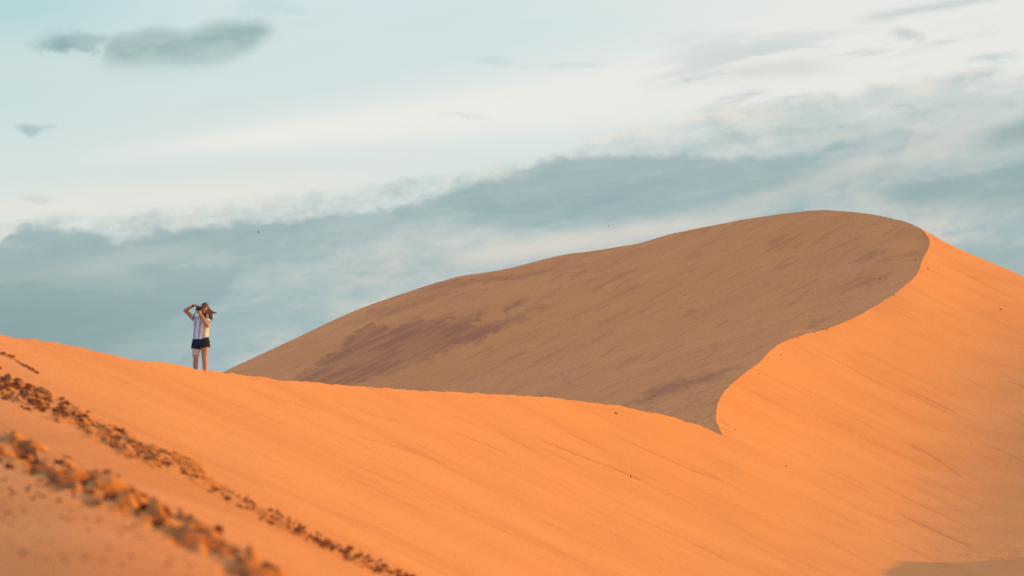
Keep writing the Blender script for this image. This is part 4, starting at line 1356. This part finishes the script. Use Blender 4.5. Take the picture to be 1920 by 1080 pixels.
for i in range(24):          # filling out behind the neck
    lock([hp(389, 575, .03), hp(393, 582, .04, 1.6), hp(395.5, 589, .05, 2.0), hp(397 + rh.uniform(-2, 2), 596 + rh.uniform(-4, 4), .05, 1.6)], rh.uniform(.004, .010), 5)
for i in range(110):         # over the crown from the parting, drawn back and down
    t_q = rh.random()
    lock([hp(377.6 + 5 * t_q, 571.2 - 1.5 * t_q + rh.uniform(-.5, 1.2), -.085 + .05 * t_q, .4), hp(382 + 3 * t_q, 568.4 + 1.4 * rh.random(), -.055 + .06 * rh.random(), .6), hp(387.5 + t_q, 571.0 + 2 * rh.random(), -.02 + .05 * rh.random(), .7), hp(390.5, 577.5 + rh.uniform(-2, 3), .0, 1.0), hp(391.0, 584 + rh.uniform(-3, 4), -.01, 1.3)], rh.uniform(.004, .008), 5)
for i in range(14):          # loose wisps on top
    lock([hp(380.5, 570, -.05, .6), hp(383.5 + rh.uniform(-1.5, 2), 567.3, -.02, .6), hp(386.5 + rh.uniform(0, 4), 567.2 + rh.uniform(-1, 1), .0, .8)], .0026, 4)
link('hair', mesh_done(bm, 'hair', M_HAIR), None, person)

# ------------------------------------------------------------------ the camera she holds
kamera = bpy.data.objects.new('handheld_camera', None)
COL.objects.link(kamera)
KO = pt(374.6, 584.0, -.20)
kamera.location = Vector(FOOT) + KO
kamera['label'] = 'black camera with round lens held to the eye by the person on the crest'
kamera['category'] = 'camera'


def kp(px, py, dy):
    return pt(px, py, dy) - KO


bm = bmesh.new()
m_ = Matrix.Translation(kp(374.3, 579.4, -.225)) @ Matrix.Rotation(.1, 4, 'Z') @ Matrix.Diagonal((.128, .058, .088, 1))
bmesh.ops.create_cube(bm, size=1.0, matrix=m_)
m_ = Matrix.Translation(kp(374.3, 575.0, -.23)) @ Matrix.Rotation(.1, 4, 'Z') @ Matrix.Diagonal((.052, .062, .034, 1))
bmesh.ops.create_cube(bm, size=1.0, matrix=m_)
m_ = Matrix.Translation(kp(369.6, 579.6, -.255)) @ Matrix.Diagonal((.028, .04, .080, 1))
bmesh.ops.create_cube(bm, size=1.0, matrix=m_)
bmesh.ops.bevel(bm, geom=bm.edges[:], offset=.008, segments=2, affect='EDGES')
link('camera_body', mesh_done(bm, 'camera_body', M_BLACK, False), None, kamera)
LA, LB = kp(374.0, 579.8, -.25), kp(372.9, 580.0, -.355)
ax_v = (LB - LA).normalized()
bm = bmesh.new()
limb(bm, LA, LA + ax_v * .035, .040, .040, False, 32)
limb(bm, LA + ax_v * .034, LA + ax_v * .070, .042, .042, False, 32)
limb(bm, LA + ax_v * .069, LB, .041, .046, False, 32)
lens = link('lens', mesh_done(bm, 'lens', M_BLACK, False), None, kamera)
bm = bmesh.new()
ball(bm, LB - ax_v * .004, .036, .010, .036, None, 20)
link('lens_glass', mesh_done(bm, 'lens_glass', M_GLASS), None, lens)
# strap: thin webbing from the lug, then the wide pad hanging by the arm
bm = bmesh.new()
SP_ = [(369.4, 577.6, -.23, .35), (368.2, 582.0, -.20, .4), (366.8, 586.6, -.16, .5), (366.3, 588.2, -.15, 1.4), (364.6, 591.6, -.14, 1.75), (362.8, 595.2, -.135, 1.8), (361.9, 598.0, -.12, 1.6), (362.6, 600.0, -.09, 0.5)]
pu = []
for px_, py_, dy_, hw_ in SP_:
    c = kp(px_, py_, dy_)
    dvec = Vector((hw_ * KP * .88, 0.0, hw_ * KP * .45))
    pu.append([bm.verts.new(c - dvec + Vector((0, -.004, 0))), bm.verts.new(c + dvec + Vector((0, -.004, 0))), bm.verts.new(c + dvec + Vector((0, .004, 0))), bm.verts.new(c - dvec + Vector((0, .004, 0)))])
for a, b in zip(pu, pu[1:]):
    for j in range(4):
        bm.faces.new((a[j], a[(j + 1) % 4], b[(j + 1) % 4], b[j]))
bm.faces.new(pu[0][::-1]); bm.faces.new(pu[-1])
bmesh.ops.recalc_face_normals(bm, faces=bm.faces)
link('strap', mesh_done(bm, 'strap', M_STRAP, False), None, kamera)
bm = bmesh.new()
SP2 = [(379.0, 577.6, -.22), (380.6, 583, -.19), (380.8, 589, -.155), (380.5, 592.5, -.14), (378, 597.5, -.145), (374.0, 594, -.145), (371.2, 589.5, -.15), (369.2, 586, -.18)]
pu = []
for px_, py_, dy_ in SP2:
    c = kp(px_, py_, dy_)
    dvec = Vector((.005, 0, .004))
    pu.append([bm.verts.new(c - dvec + Vector((0, -.003, 0))), bm.verts.new(c + dvec + Vector((0, -.003, 0))), bm.verts.new(c + dvec + Vector((0, .003, 0))), bm.verts.new(c - dvec + Vector((0, .003, 0)))])
for a, b in zip(pu, pu[1:]):
    for j in range(4):
        bm.faces.new((a[j], a[(j + 1) % 4], b[(j + 1) % 4], b[j]))
bm.faces.new(pu[0][::-1]); bm.faces.new(pu[-1])
bmesh.ops.recalc_face_normals(bm, faces=bm.faces)
link('strap', mesh_done(bm, 'strap', M_STRAP, False), None, kamera)
